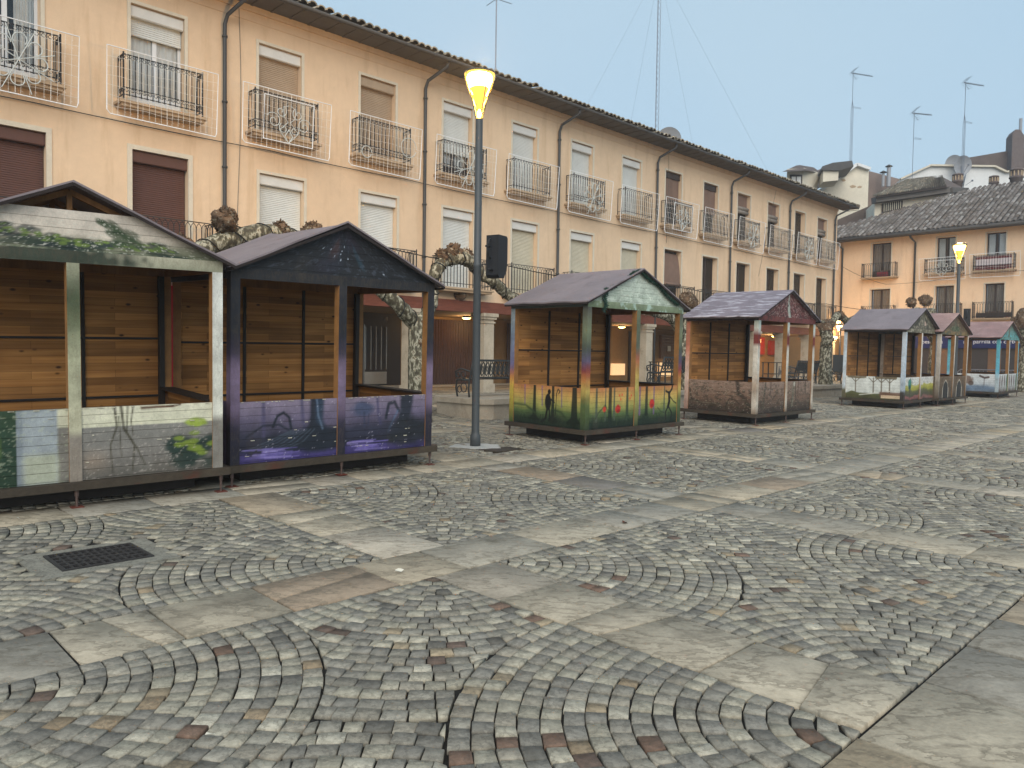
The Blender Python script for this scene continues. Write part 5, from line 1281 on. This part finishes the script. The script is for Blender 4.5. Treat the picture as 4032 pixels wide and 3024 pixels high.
q=MB(); q.add([A(3058,684,D-1)-o,A(3150,678,D-1)-o,A(3215,690,D+3)-o,A(3180,666,D+3)-o,A(3126,657,D+2)-o,A(3112,659,D+2)-o],[(0,1,4,5),(1,2,3,4)]); r=q.build('roof',M['slate'],t)
q=MB(); q.add([A(3160,770,D+3)-o,A(3345,655,D+5)-o,A(3220,668,D+8)-o,A(3160,690,D+6)-o],[(0,1,2,3)]); q.build('lower_roof',M['brick'],t)
c=extrude('chimney',[A(3218,722,D),A(3218,676,D),A(3278,676,D),A(3278,716,D)],2,M['creamwall'],t,o)
extrude('flat_cap',[A(3211,676,D-.2),A(3214,662,D-.2),A(3255,648,D-.2),A(3330,640,D-.2),A(3336,662,D-.2),A(3280,678,D-.2)],3,M['gutter'],c,o)
o=A(3800,1300,62); o.z=0; t=empty('white_house',o,0,'pale white house with stained parapet behind the tiled roof','house')
D=56
extrude('wall',[A(3520,900,D),A(3520,712,D),A(3634,661,D),A(3884,665,D),A(3930,686,D),A(4100,665,D),A(4100,900,D)],7,M['whitewall'],t,o)
q=MB(); q.bar(A(3518,712,D-.1)-o,A(3634,659,D-.1)-o,.3,.12).bar(A(3634,659,D-.1)-o,A(3884,663,D-.1)-o,.3,.12).bar(A(3884,663,D-.1)-o,A(3930,684,D-.1)-o,.3,.12).bar(A(3930,684,D-.1)-o,A(4100,663,D-.1)-o,.3,.12); q.build('parapet_cap',M['trim'],t)
o=A(3900,1300,72); o.z=0; t=empty('dark_roofed_house',o,0,'farthest house with a long dark roof fading in the haze','house')
D=72
extrude('roof',[A(3704,660,D),A(3704,642,D),A(3950,600,D),A(4120,570,D),A(4120,700,D),A(3930,700,D)],6,M['slate'],t,o)
extrude('wall',[A(3704,900,D+1),A(3704,665,D+1),A(4100,690,D+1),A(4100,900,D+1)],5,M['brick'],t,o)
c=extrude('chimney',[A(3951,690,D-1),A(3951,538,D-1),A(3962,520,D-1),A(3980,520,D-1),A(3998,545,D-1),A(3998,690,D-1)],1.5,M['brick'],t,o)
q=MB(); q.tube([A(3981,535,D-.6)-o,A(3981,478,D-.6)-o],.13,10); q.build('flue_pipe',M['dish'],c)
o=A(3330,1300,50); o.z=0; t=empty('rear_roof',o,0,'darker tiled roof slope left of the barred dormer','roof')
extrude('roof',[A(3270,960,50),A(3282,868,50),A(3424,806,50),A(3424,870,50),A(3300,960,50)],1.5,M['slate'],t,o)
# upper block on the right building's roof
o=A(3500,1300,50); o.z=0; t=empty('roof_dormer',o,0,'wide cream dormer with a barred window under its own tiled roof','dormer')
D=47.4
extrude('wall',[A(3423,868,D),A(3423,800,D),A(3713,764,D),A(3713,790,D)],3,M['creamwall'],t,o)
w=extrude('window',[A(3452,842,D-.1),A(3452,806,D-.1),A(3532,794,D-.1),A(3532,826,D-.1)],.08,M['frame_d'],t,o)
q=MB()
for k in range(9): q.bar(A(3460+k*8,838-k*1.6,D-.2)-o,A(3460+k*8,806-k*1.4,D-.2)-o,.03)
q.build('window_bars',M['sh_cream'],w)
q=MB(); q.bar(A(3418,794,D-.35)-o,A(3704,755,D-.35)-o,.6,.36).bar(A(3704,756,D-.3)-o,A(3768,757,D+2)-o,.6,.3); q.build('eave',M['soffit'],t)
# tiled hip roof of the dormer
P0,P1,P2,P3=[A(3412,783,D-.9)-o,A(3704,741,D-.9)-o,A(3684,701,D+3)-o,A(3545,718,D+3)-o]
V=[];Fq=[];C=[];rr=np.random.default_rng(8); nv=0; nc,nr=34,9
for i in range(nc):
    for j in range(nr):
        a0,a1=i/nc,(i+.8)/nc; b0,b1=j/nr,(j+1.08)/nr
        def bl(a,b): return (P0*(1-a)+P1*a)*(1-b)+(P3*(1-a)+P2*a)*b
        co=np.array(TC[rr.integers(0,6)])*rr.normal(.72,.14); h=.09
        for (b_,dz) in ((b0,.05),(b1,0)):
            for kk,hh in ((.08,0),(.5,h*1.3),(.92,0)): p=bl(a0+(a1-a0)*kk,b_); V.append((p.x,p.y,p.z+hh+dz)); C.append(co)
        Fq+=[(nv,nv+1,nv+4,nv+3),(nv+1,nv+2,nv+5,nv+4)]; nv+=6
rf=npmesh('roof',V,Fq,M['rtile'],np.clip(np.array(C),0,1),t)
q=MB(); q.add([P0-Vector((0,0,.03)),P1-Vector((0,0,.03)),P2-Vector((0,0,.03)),P3-Vector((0,0,.03)),A(3775,750,D+3)-o],[(0,1,2,3),(1,4,2)]); q.build('roof_deck',M['slate'],rf)
for (px,y0,y1,w,D,lab) in ((3743,690,745,36,51,'round tiled chimney beside the right antenna mast'),(3885,698,745,32,50,'middle round tiled chimney on the right building roof'),(3972,670,735,44,49,'largest round tiled chimney near the right edge')):
    b=A(px,y1+25,D); h=(y1+25-y0)/F*D; r=w/2/F*D; t=empty('chimney',b,0,lab,'chimney','round tiled chimneys on the peach building roof')
    MB().lathe([(r,0),(r,h*.55),(r*1.15,h*.57),(r*1.15,h*.63),(r*.9,h*.65),(r*.9,h*.88),(r*1.12,h*.90),(r*1.05,h*.96),(r*.5,h)],18).build('chimney_stack',M['brick'],t,True)
    q=MB()
    for k in range(10): a=k*.628; q.box(r*.95*math.cos(a)-.03,r*.95*math.cos(a)+.03,r*.95*math.sin(a)-.03,r*.95*math.sin(a)+.03,h*.66,h*.87)
    q.build('chimney_slots',M['slab'],t)
for (px,lab) in ((3453,'short metal vent with a cap behind the cream gable'),(3474,'taller metal vent with a conical cap behind the cream gable')):
    b=A(px,720,58); t=empty('roof_vent',b,0,lab,'roof vent','metal vents behind the cream gable'); hh=.55 if px<3460 else 1.0
    MB().tube([(0,0,-.4),(0,0,hh)],.14 if px>3460 else .1,12).build('vent_pipe',M['dish'],t); MB().lathe([(.26,hh+.08),(.26,hh+.11),(.04,hh+.24)],14).build('vent_cap',M['gutter'],t,True)
# ------------------------------------------------------------------ pollarded plane trees
def tree(u,w,trunk_h,arms,knobs,label,r0=.21,lights=True,lab2=None,twigs=True,seed=0):
    g=gzu(u,w); t=empty('plane_tree',UW(u,w,g),TH,label,'tree','pollarded plane trees along the arcade')
    rr=random.Random(seed)
    q=MB(); n=12; P=[];Rr=[]
    for i in range(n+1): s=i/n; P.append((.03*math.sin(s*5+seed),.03*math.cos(s*4+seed),trunk_h*s)); Rr.append(r0*(1.22-.35*s+(.15 if i==0 else 0))*(1+rr.uniform(-.04,.04)))
    q.tube(P,Rr,14); q.build('trunk',M['bark'],t,True)
    alllit=[]
    for arm in arms:
        q=MB(); P=[];Rr=[]
        for (a,b) in zip(arm[:-1],arm[1:]):
            for k in range(5):
                s=k/5; P.append([a[j]+(b[j]-a[j])*s for j in range(3)]); Rr.append((a[3]+(b[3]-a[3])*s)*(1+rr.uniform(-.07,.08)))
        P.append(list(arm[-1][:3])); Rr.append(arm[-1][3]*.8)
        for _ in range(2):
            P=[P[0]]+[[(P[i-1][j]+2*P[i][j]+P[i+1][j])/4 for j in range(3)] for i in range(1,len(P)-1)]+[P[-1]]
        P2=[(p[0],p[1]+.05*math.sin(i*.6+seed),p[2]+rr.uniform(-.015,.015)) for i,p in enumerate(P)]
        q.tube(P2,Rr,12); q.build('limb',M['bark'],t,True); alllit.append((P2,Rr))
    for i,(x,y,z,r) in enumerate(knobs):
        r*=.86; kb=MB().blob((x,y,z),r*.95,seed*7+i,1,1,.9,.35,16).build('pollard_knob',M['scab'],t,True); tw=MB()
        for k in range(int(260*r/.25)):
            d=Vector((rr.gauss(0,1),rr.gauss(0,1),rr.gauss(0,1))).normalized(); p=Vector((x,y,z))+d*r*.88; L=rr.uniform(.015,.05); s=d.cross(Vector((rr.random(),rr.random(),1))).normalized()*rr.uniform(.012,.03)
            e=p+d*L+Vector((rr.uniform(-.03,.03),rr.uniform(-.03,.03),rr.uniform(-.03,.03))); tw.add([p-s,p+s,e+s*.6,e-s*.5],[(0,1,2,3)])
        for k in range(6):
            d=Vector((rr.gauss(0,1),rr.gauss(0,.6),abs(rr.gauss(0,1))+.2)).normalized(); p=Vector((x,y,z))+d*r*.8; tw.tube([p,p+d*rr.uniform(.03,.09)],[.018,.008],5)
        tw.build('bark_flakes',M['scab'],kb)
    if lights:
        l=empty('light_string',UW(u,w,g),TH,lab2,'string lights','strings of lights wound round the trees')
        q=MB()
        for (P2,Rr) in alllit:
            pts=[]; m=len(P2)
            for i in range(m-1):
                a=Vector(P2[i]);b=Vector(P2[i+1]);d=(b-a).normalized(); u1=d.orthogonal().normalized();v1=d.cross(u1)
                for k in range(6):
                    s=k/6; an=(i+s)*1.6; p=a.lerp(b,s); u0=Vector((0,1,0)); v0=d.cross(u0).normalized(); pts.append(p+(u0*math.cos(an)+v0*math.sin(an))*(Rr[i]+.018))
            q.tube(pts,.011,5,False)
        q.build('light_cable',M['cable'],l,True)
tree(10.05,13.1,2.25,
 [[(0,0,2.05,.17),(-.45,0,2.35,.15),(-.95,0,2.75,.15),(-1.7,.1,3.2,.14),(-2.5,.1,3.55,.16),(-3.4,0,3.60,.17),(-4.1,0,3.42,.16),(-4.7,-.1,3.15,.14),(-5.3,-.1,2.9,.12)],
  [(0,0,2.05,.15),(.25,0,2.4,.12),(.42,0,2.75,.11),(.38,0,3.2,.13),(.62,0,3.48,.15),(1.05,0,3.62,.15),(1.5,0,3.50,.14),(1.85,0,3.25,.13),(2.3,0,3.05,.13),(2.9,0,2.75,.12),(3.7,.1,2.9,.10)]],
 [(.0,-.08,1.72,.22),(.05,-.12,2.1,.17),(-4.25,-.05,3.70,.26),(-2.55,0,3.72,.22),(-3.2,0,3.66,.2),(.95,0,3.72,.2),(1.3,0,3.66,.18),(.6,.0,3.58,.16),(-5.0,0,3.2,.2),(2.2,0,3.1,.14)],
 'mottled plane tree seen through the purple kiosk, knobbly limbs spreading both ways',lab2='light string wound round the limbs of the nearest plane tree',seed=1,r0=.23)
tree(20.2,13.1,2.2,[[(0,0,2.0,.16),(.1,0,2.6,.15),(.15,0,3.1,.2)],[(0,0,2.0,.14),(-.8,0,2.6,.13),(-1.8,0,2.75,.12)],[(0,0,2.0,.14),(.9,0,2.5,.13),(2.,0,2.7,.12)]],
 [(.12,0,3.15,.33),(.42,0,2.85,.2),(-1.9,0,2.8,.2),(2.,0,2.8,.22)],'plane tree whose big knob shows between the rainbow and brown kiosks',lab2='light string wound round the plane tree between the rainbow and brown kiosks',seed=2)
tree(30.3,13.1,2.1,[[(0,0,1.9,.2),(-.1,0,2.5,.24),(-.05,0,2.9,.22)],[(0,0,2.6,.14),(.9,0,3.25,.14),(1.6,0,3.1,.15),(2.6,0,2.75,.12)],[(2.3,0,3.05,.13),(3.6,0,3.4,.14)]],
 [(-.05,0,2.7,.36),(.1,0,2.25,.28),(1.2,0,3.2,.2),(3.7,0,3.4,.26),(2.0,0,2.95,.18)],'plane tree in the gap between the brown and white kiosks beside the glowing lanterns',lab2='light string wound round the plane tree beside the glowing corner lanterns',seed=3,r0=.24)
tree(40.3,12.2,2.3,[[(0,0,2.2,.2),(-1.2,0,3.1,.18),(-2.6,0,3.65,.22)],[(0,0,2.2,.2),(-.4,0,3.2,.2),(-.7,0,3.8,.24)]],
 [(-3.3,0,4.0,.26),(-1.45,0,4.2,.33),(-2.3,0,3.3,.26)],'plane tree with two round knobs peeping over the white kiosk roof',lab2='light string wound round the plane tree behind the white kiosk',seed=4)
u6,w6=uw_of(24.3,36.5)
tree(u6,w6,2.4,[[(0,0,2.2,.2),(-.5,0,2.9,.2),(-.7,0,3.3,.22)],[(0,0,2.2,.2),(.4,.2,3.0,.2),(.7,.2,3.4,.22)]],
 [(-.75,0,3.3,.42),(-.2,0,3.65,.4),(.5,0,3.4,.4),(.1,0,2.9,.4),(-.3,-.2,2.5,.3)],'knobbly plane tree at the right edge behind the turquoise kiosk',lab2='light string wound round the plane tree at the right edge',seed=5,r0=.22)
# ------------------------------------------------------------------ benches on plinths, furniture
def plinth(u0,u1,w0,w1,h,label):
    cu,cw=(u0+u1)/2,(w0+w1)/2; g=gzu(cu,cw); t=empty('stone_plinth',UW(cu,cw,g-.03),TH,label,'stone plinth','low stone plinths carrying benches')
    a,b=(u1-u0)/2,(w1-w0)/2; c=.3
    def octo(e,z0,z1,nm,m):
        A_,B_=a+e,b+e; MB().prism([(-A_+c,-B_),(A_-c,-B_),(A_,-B_+c),(A_,B_-c),(A_-c,B_),(-A_+c,B_),(-A_,B_-c),(-A_,-B_+c)],'z',z0,z1).build(nm,m,t,norm=True)
    octo(0,0,h-.12,'plinth_body',M['plinth']); octo(.05,h-.12,h,'plinth_cap',M['plinth'])
    return g-.03+h,cu,cw
def bench(loc,rz,L,label):
    t=empty('park_bench',loc,rz,label,'bench','cast iron benches on stone plinths')
    def side(x,nm):
        q=MB(); q.tube([(x,0,0),(x,.03,.2),(x,0,.42),(x,-.06,.62),(x,-.12,.86)],.022,6); q.tube([(x,.0,.4),(x,.45,.4),(x,.48,.2),(x,.42,.0)],.022,6); q.tube([(x,-.03,.60),(x,.3,.66),(x,.5,.60),(x,.47,.45)],.02,6)
        for (cy,cz,r) in ((.2,.22,.11),(.35,.18,.08),(.22,.52,.08),(.4,.52,.06)): q.tube([(x,cy+r*math.cos(k*.8),cz+r*math.sin(k*.8)) for k in range(8)],.013,5,closed=True)
        q.build(nm,M['iron2'],t,True)
    side(-L/2,'armrest'); side(L/2,'armrest')
    q=MB(); q.bar((-L/2,-.12,.86),(L/2,-.12,.86),.05,.05).bar((-L/2,-.02,.46),(L/2,-.02,.46),.03,.03)
    n=int(L/.14)
    for i in range(n):
        x=-L/2+(i+.5)*L/n
        q.tube([(x+.055*math.cos(k*.785),-.07-.03*math.sin(k*.785),.66+.16*math.sin(k*.785)) for k in range(8)],.019,4,closed=True); q.bar((x+L/n/2,-.12,.84),(x+L/n/2,-.03,.46),.014)
        q.tube([(x+.025*math.cos(k*1.05),-.07,.66+.07*math.sin(k*1.05)) for k in range(6)],.014,4,closed=True)
    q.build('backrest',M['iron2'],t)
    q=MB()
    for k in range(6): q.bar((-L/2,.03+k*.075,.42),(L/2,.03+k*.075,.42),.055,.025)
    q.build('seat',M['iron2'],t)
z,cu,cw=plinth(11.44,14.6,12.55,14.5,.46,'pale stone plinth to the left of the rainbow kiosk')
bench(UW(12.85,13.45,z),TH,2.1,'iron bench on the plinth left of the rainbow kiosk, scrolled back to the camera')
z,cu,cw=plinth(18.3,21.6,12.6,14.1,.46,'stone plinth hidden behind the rainbow kiosk counter')
bench(UW(19.9,12.95,z+.12),TH,2.3,'iron bench seen through the right opening of the rainbow kiosk')
z,cu,cw=plinth(27.2,31.2,12.4,14.2,.44,'stone plinth below the tree between the brown and white kiosks')
bench(UW(28.1,12.9,z+.05),TH,1.8,'iron bench seen through the brown kiosk')
bench(UW(30.9,12.9,z),TH,.9,'short bench right of the tree by the white kiosk')
def high_table(u,w,label):
    g=gzu(u,w); t=empty('high_table',UW(u,w,g),TH+.1,label,'bar table','tall bar tables stored by the arcade')
    MB().box(-.35,.35,-.35,.35,1.04,1.07).build('table_top',M['tabletop'],t)
    for (a,b) in ((-1,-1),(1,-1),(1,1),(-1,1)): MB().box(a*.3-.02,a*.3+.02,b*.3-.02,b*.3+.02,0,1.04).build('leg',M['iron2'],t)
    for b in ((-.28,.28,-.32,-.29,.25,.28),(-.28,.28,.29,.32,.25,.28),(-.32,-.29,-.28,.28,.55,.58),(.29,.32,-.28,.28,.55,.58)): MB().box(*b).build('stretcher',M['iron2'],t)
for (u,w,l) in ((23.1,15.9,'tall dark bar table, left one behind the rainbow kiosk'),(24.0,15.6,'tall dark bar table, right one behind the rainbow kiosk'),(31.2,15.8,'bar table seen through the left opening of the brown kiosk'),(34.6,15.8,'bar table behind the right half of the brown kiosk')): high_table(u,w,l)
def patio_chair(u,w,rz,label):
    g=gzu(u,w); t=empty('patio_chair',UW(u,w,g),TH+rz,label,'chair','grey patio chairs by the arcade')
    MB().box(-.22,.22,-.22,.22,.43,.46).build('seat',M['rattan'],t)
    q=MB(); q.tube([(-.23,.22,.46),(-.23,.26,.95),(.23,.26,.95),(.23,.22,.46)],.016,6)
    for k in range(3): e=.045+.06*k; q.tube([(-.2+e,.24,.5+e),(-.2+e,.26,.92-e*.8),(.2-e,.26,.92-e*.8),(.2-e,.24,.5+e)],.009,4)
    q.build('backrest',M['rattan'],t)
    for (a,b) in ((-1,-1),(1,-1),(1,1),(-1,1)): MB().tube([(a*.2,b*.2,.44),(a*.22,b*.23,0)],.014,6).build('leg',M['iron2'],t)
for (u,w,rz,l) in ((30.2,15.2,3.3,'grey patio chair at left behind the brown kiosk'),(31.9,15.4,2.9,'grey patio chair with square pattern in the middle behind the brown kiosk'),(33.6,15.5,3.2,'grey patio chair at right behind the brown kiosk'),(35.2,15.4,2.8,'outermost grey patio chair seen through the right bay of the brown kiosk')): patio_chair(u,w,rz,l)
t=empty('notice_board',UW(29.9,12.2,gzu(29.9,12.2)),-.4,'dark board on a pole beside the tree left of the white kiosk','board'); MB().box(-.42,.42,-.03,.03,.95,1.6).build('board_panel',M['iron2'],t); MB().tube([(.3,0,0),(.3,0,1.0)],.04,8).build('board_post',M['iron2'],t)
# crowd barrier before the shop
t=empty('crowd_barrier',rloc(7.2,-1.6,gz(24,36)),-PHI,'low metal barrier with rounded ends before the blue shopfront','barrier')
q=MB(); q.tube([(-1.9,0,.1),(-1.9,0,.85),(-1.75,0,1.0),(1.75,0,1.0),(1.9,0,.85),(1.9,0,.1)],.03,8); q.tube([(-1.9,0,.3),(1.9,0,.3)],.02,6); q.build('barrier_frame',M['antenna'],t,True)
q=MB(); [q.tube([(-1.75+k*.175,0,.3),(-1.75+k*.175,0,1.0)],.01,5) for k in range(21)]; q.build('barrier_bars',M['antenna'],t); q=MB(); [MB().box(x-.03,x+.03,-.3,.3,0,.05).build('barrier_foot',M['antenna'],t) for x in (-1.5,1.5)]
# small litter
p=(1.22,8.05)
def small(name,pos,mat,label,cat,s,seed):
    r=random.Random(seed); q=MB(); n=7; pts=[(s*(1+r.uniform(-.3,.5))*math.cos(k*6.283/n),s*.5*(1+r.uniform(-.3,.3))*math.sin(k*6.283/n)) for k in range(n)]
    q.add([(a,b,.012+r.uniform(0,.02)) for a,b in pts]+[(0,0,.018)],[(i,(i+1)%n,n) for i in range(n)]); o=q.build(name,mat); o.location=(pos[0],pos[1],gz(*pos)); o.rotation_euler=(0,0,r.uniform(0,3)); tag(o,label,cat)
small('dry_leaf',(1.06,7.05),M['leaf'],'single dry brown leaf on the flagstone band in mid square','leaf',.05,1)
small('paper_scrap',(-.78,5.38),M['paper'],'scrap of white paper on the flagstones where two bands cross','litter',.025,2)
small('paper_scrap',(-1.20,3.05),M['paper'],'torn white scrap on the cobbles at lower left','litter',.022,3)
small('paper_scrap',(-4.35,6.75),M['paper'],'tiny white bit of litter beside the shadow under the left kiosk','litter',.02,4)
# ------------------------------------------------------------------ haze, sky, sun, camera
hz=MB().box(-140,160,-12,150,-9,34)
hm=bpy.data.materials.new('thin_mist'); hm.use_nodes=True; nt=hm.node_tree; nt.nodes.clear(); o_=nt.nodes.new('ShaderNodeOutputMaterial'); pv=nt.nodes.new('ShaderNodeVolumePrincipled'); nt.links.new(pv.outputs[0],o_.inputs['Volume'])
pv.inputs['Color'].default_value=(.90,.94,1,1); pv.inputs['Density'].default_value=.0012; pv.inputs['Anisotropy'].default_value=.2
HZ=hz.build('haze',hm); tag(HZ,kind='stuff')
w=bpy.data.worlds.new('World'); scene.world=w; w.use_nodes=True; nt=w.node_tree; N=nt.nodes; L=nt.links; bg=N['Background']
sky=N.new('ShaderNodeTexSky'); sky.sky_type='NISHITA'; sky.sun_disc=False; sky.sun_elevation=math.radians(34); sky.sun_rotation=math.radians(180); sky.air_density=1.; sky.dust_density=3.; sky.ozone_density=1.5
# an overcast veil evens the clear sky out
mx=N.new('ShaderNodeMix'); mx.data_type='RGBA'; mx.inputs[0].default_value=.80; mx.inputs[7].default_value=(4.6,6.6,8.2,1)
L.new(sky.outputs[0],mx.inputs[6])
tc=N.new('ShaderNodeTexCoord'); ns=N.new('ShaderNodeTexNoise'); ns.inputs['Scale'].default_value=1.3; ns.inputs['Detail'].default_value=3; L.new(tc.outputs['Generated'],ns.inputs['Vector'])
rp=N.new('ShaderNodeValToRGB'); rp.color_ramp.elements[0].position=.35; rp.color_ramp.elements[1].position=.7; rp.color_ramp.elements[0].color=(4.2,6.35,8.3,1); rp.color_ramp.elements[1].color=(5.3,7.1,8.4,1)
L.new(ns.outputs['Fac'],rp.inputs[0]); L.new(rp.outputs[0],mx.inputs[7])
L.new(mx.outputs[2],bg.inputs[0]); bg.inputs[1].default_value=.061
sl=bpy.data.lights.new('sun','SUN'); sl.energy=1.5; sl.angle=math.radians(60); sl.color=(1,.93,.83); so=bpy.data.objects.new('sun',sl); COL.objects.link(so)
# sky rotation 200 deg: sun stands behind the camera
az=math.radians(180); el=math.radians(34)
d=Vector((math.sin(az)*math.cos(el),math.cos(az)*math.cos(el),math.sin(el)))
so.rotation_euler=d.to_track_quat('Z','Y').to_euler()
cam=bpy.data.cameras.new('camera'); cam.sensor_width=36; cam.sensor_fit='HORIZONTAL'; cam.lens=36*F/4032; cam.clip_end=2000; cam.clip_start=.05
co=bpy.data.objects.new('camera',cam); COL.objects.link(co); scene.camera=co
c,s=math.cos(PITCH),math.sin(PITCH); cr,sr=math.cos(ROLL),math.sin(ROLL)
Rv=Vector((cr,sr*s,sr*c)); Uv=Vector((-sr,cr*s,cr*c)); Fv=Vector((0,c,-s))
co.matrix_world=Matrix(((Rv.x,Uv.x,-Fv.x,0),(Rv.y,Uv.y,-Fv.y,0),(Rv.z,Uv.z,-Fv.z,1.6),(0,0,0,1)))
scene.view_settings.view_transform='Standard'; scene.view_settings.look='None'; scene.view_settings.exposure=.83; scene.view_settings.gamma=1
scene.cycles.use_denoising=True
scene.cycles.volume_bounces=1; scene.cycles.max_bounces=8; scene.cycles.sample_clamp_indirect=6
try: scene.cycles.volume_step_rate=4
except Exception: pass
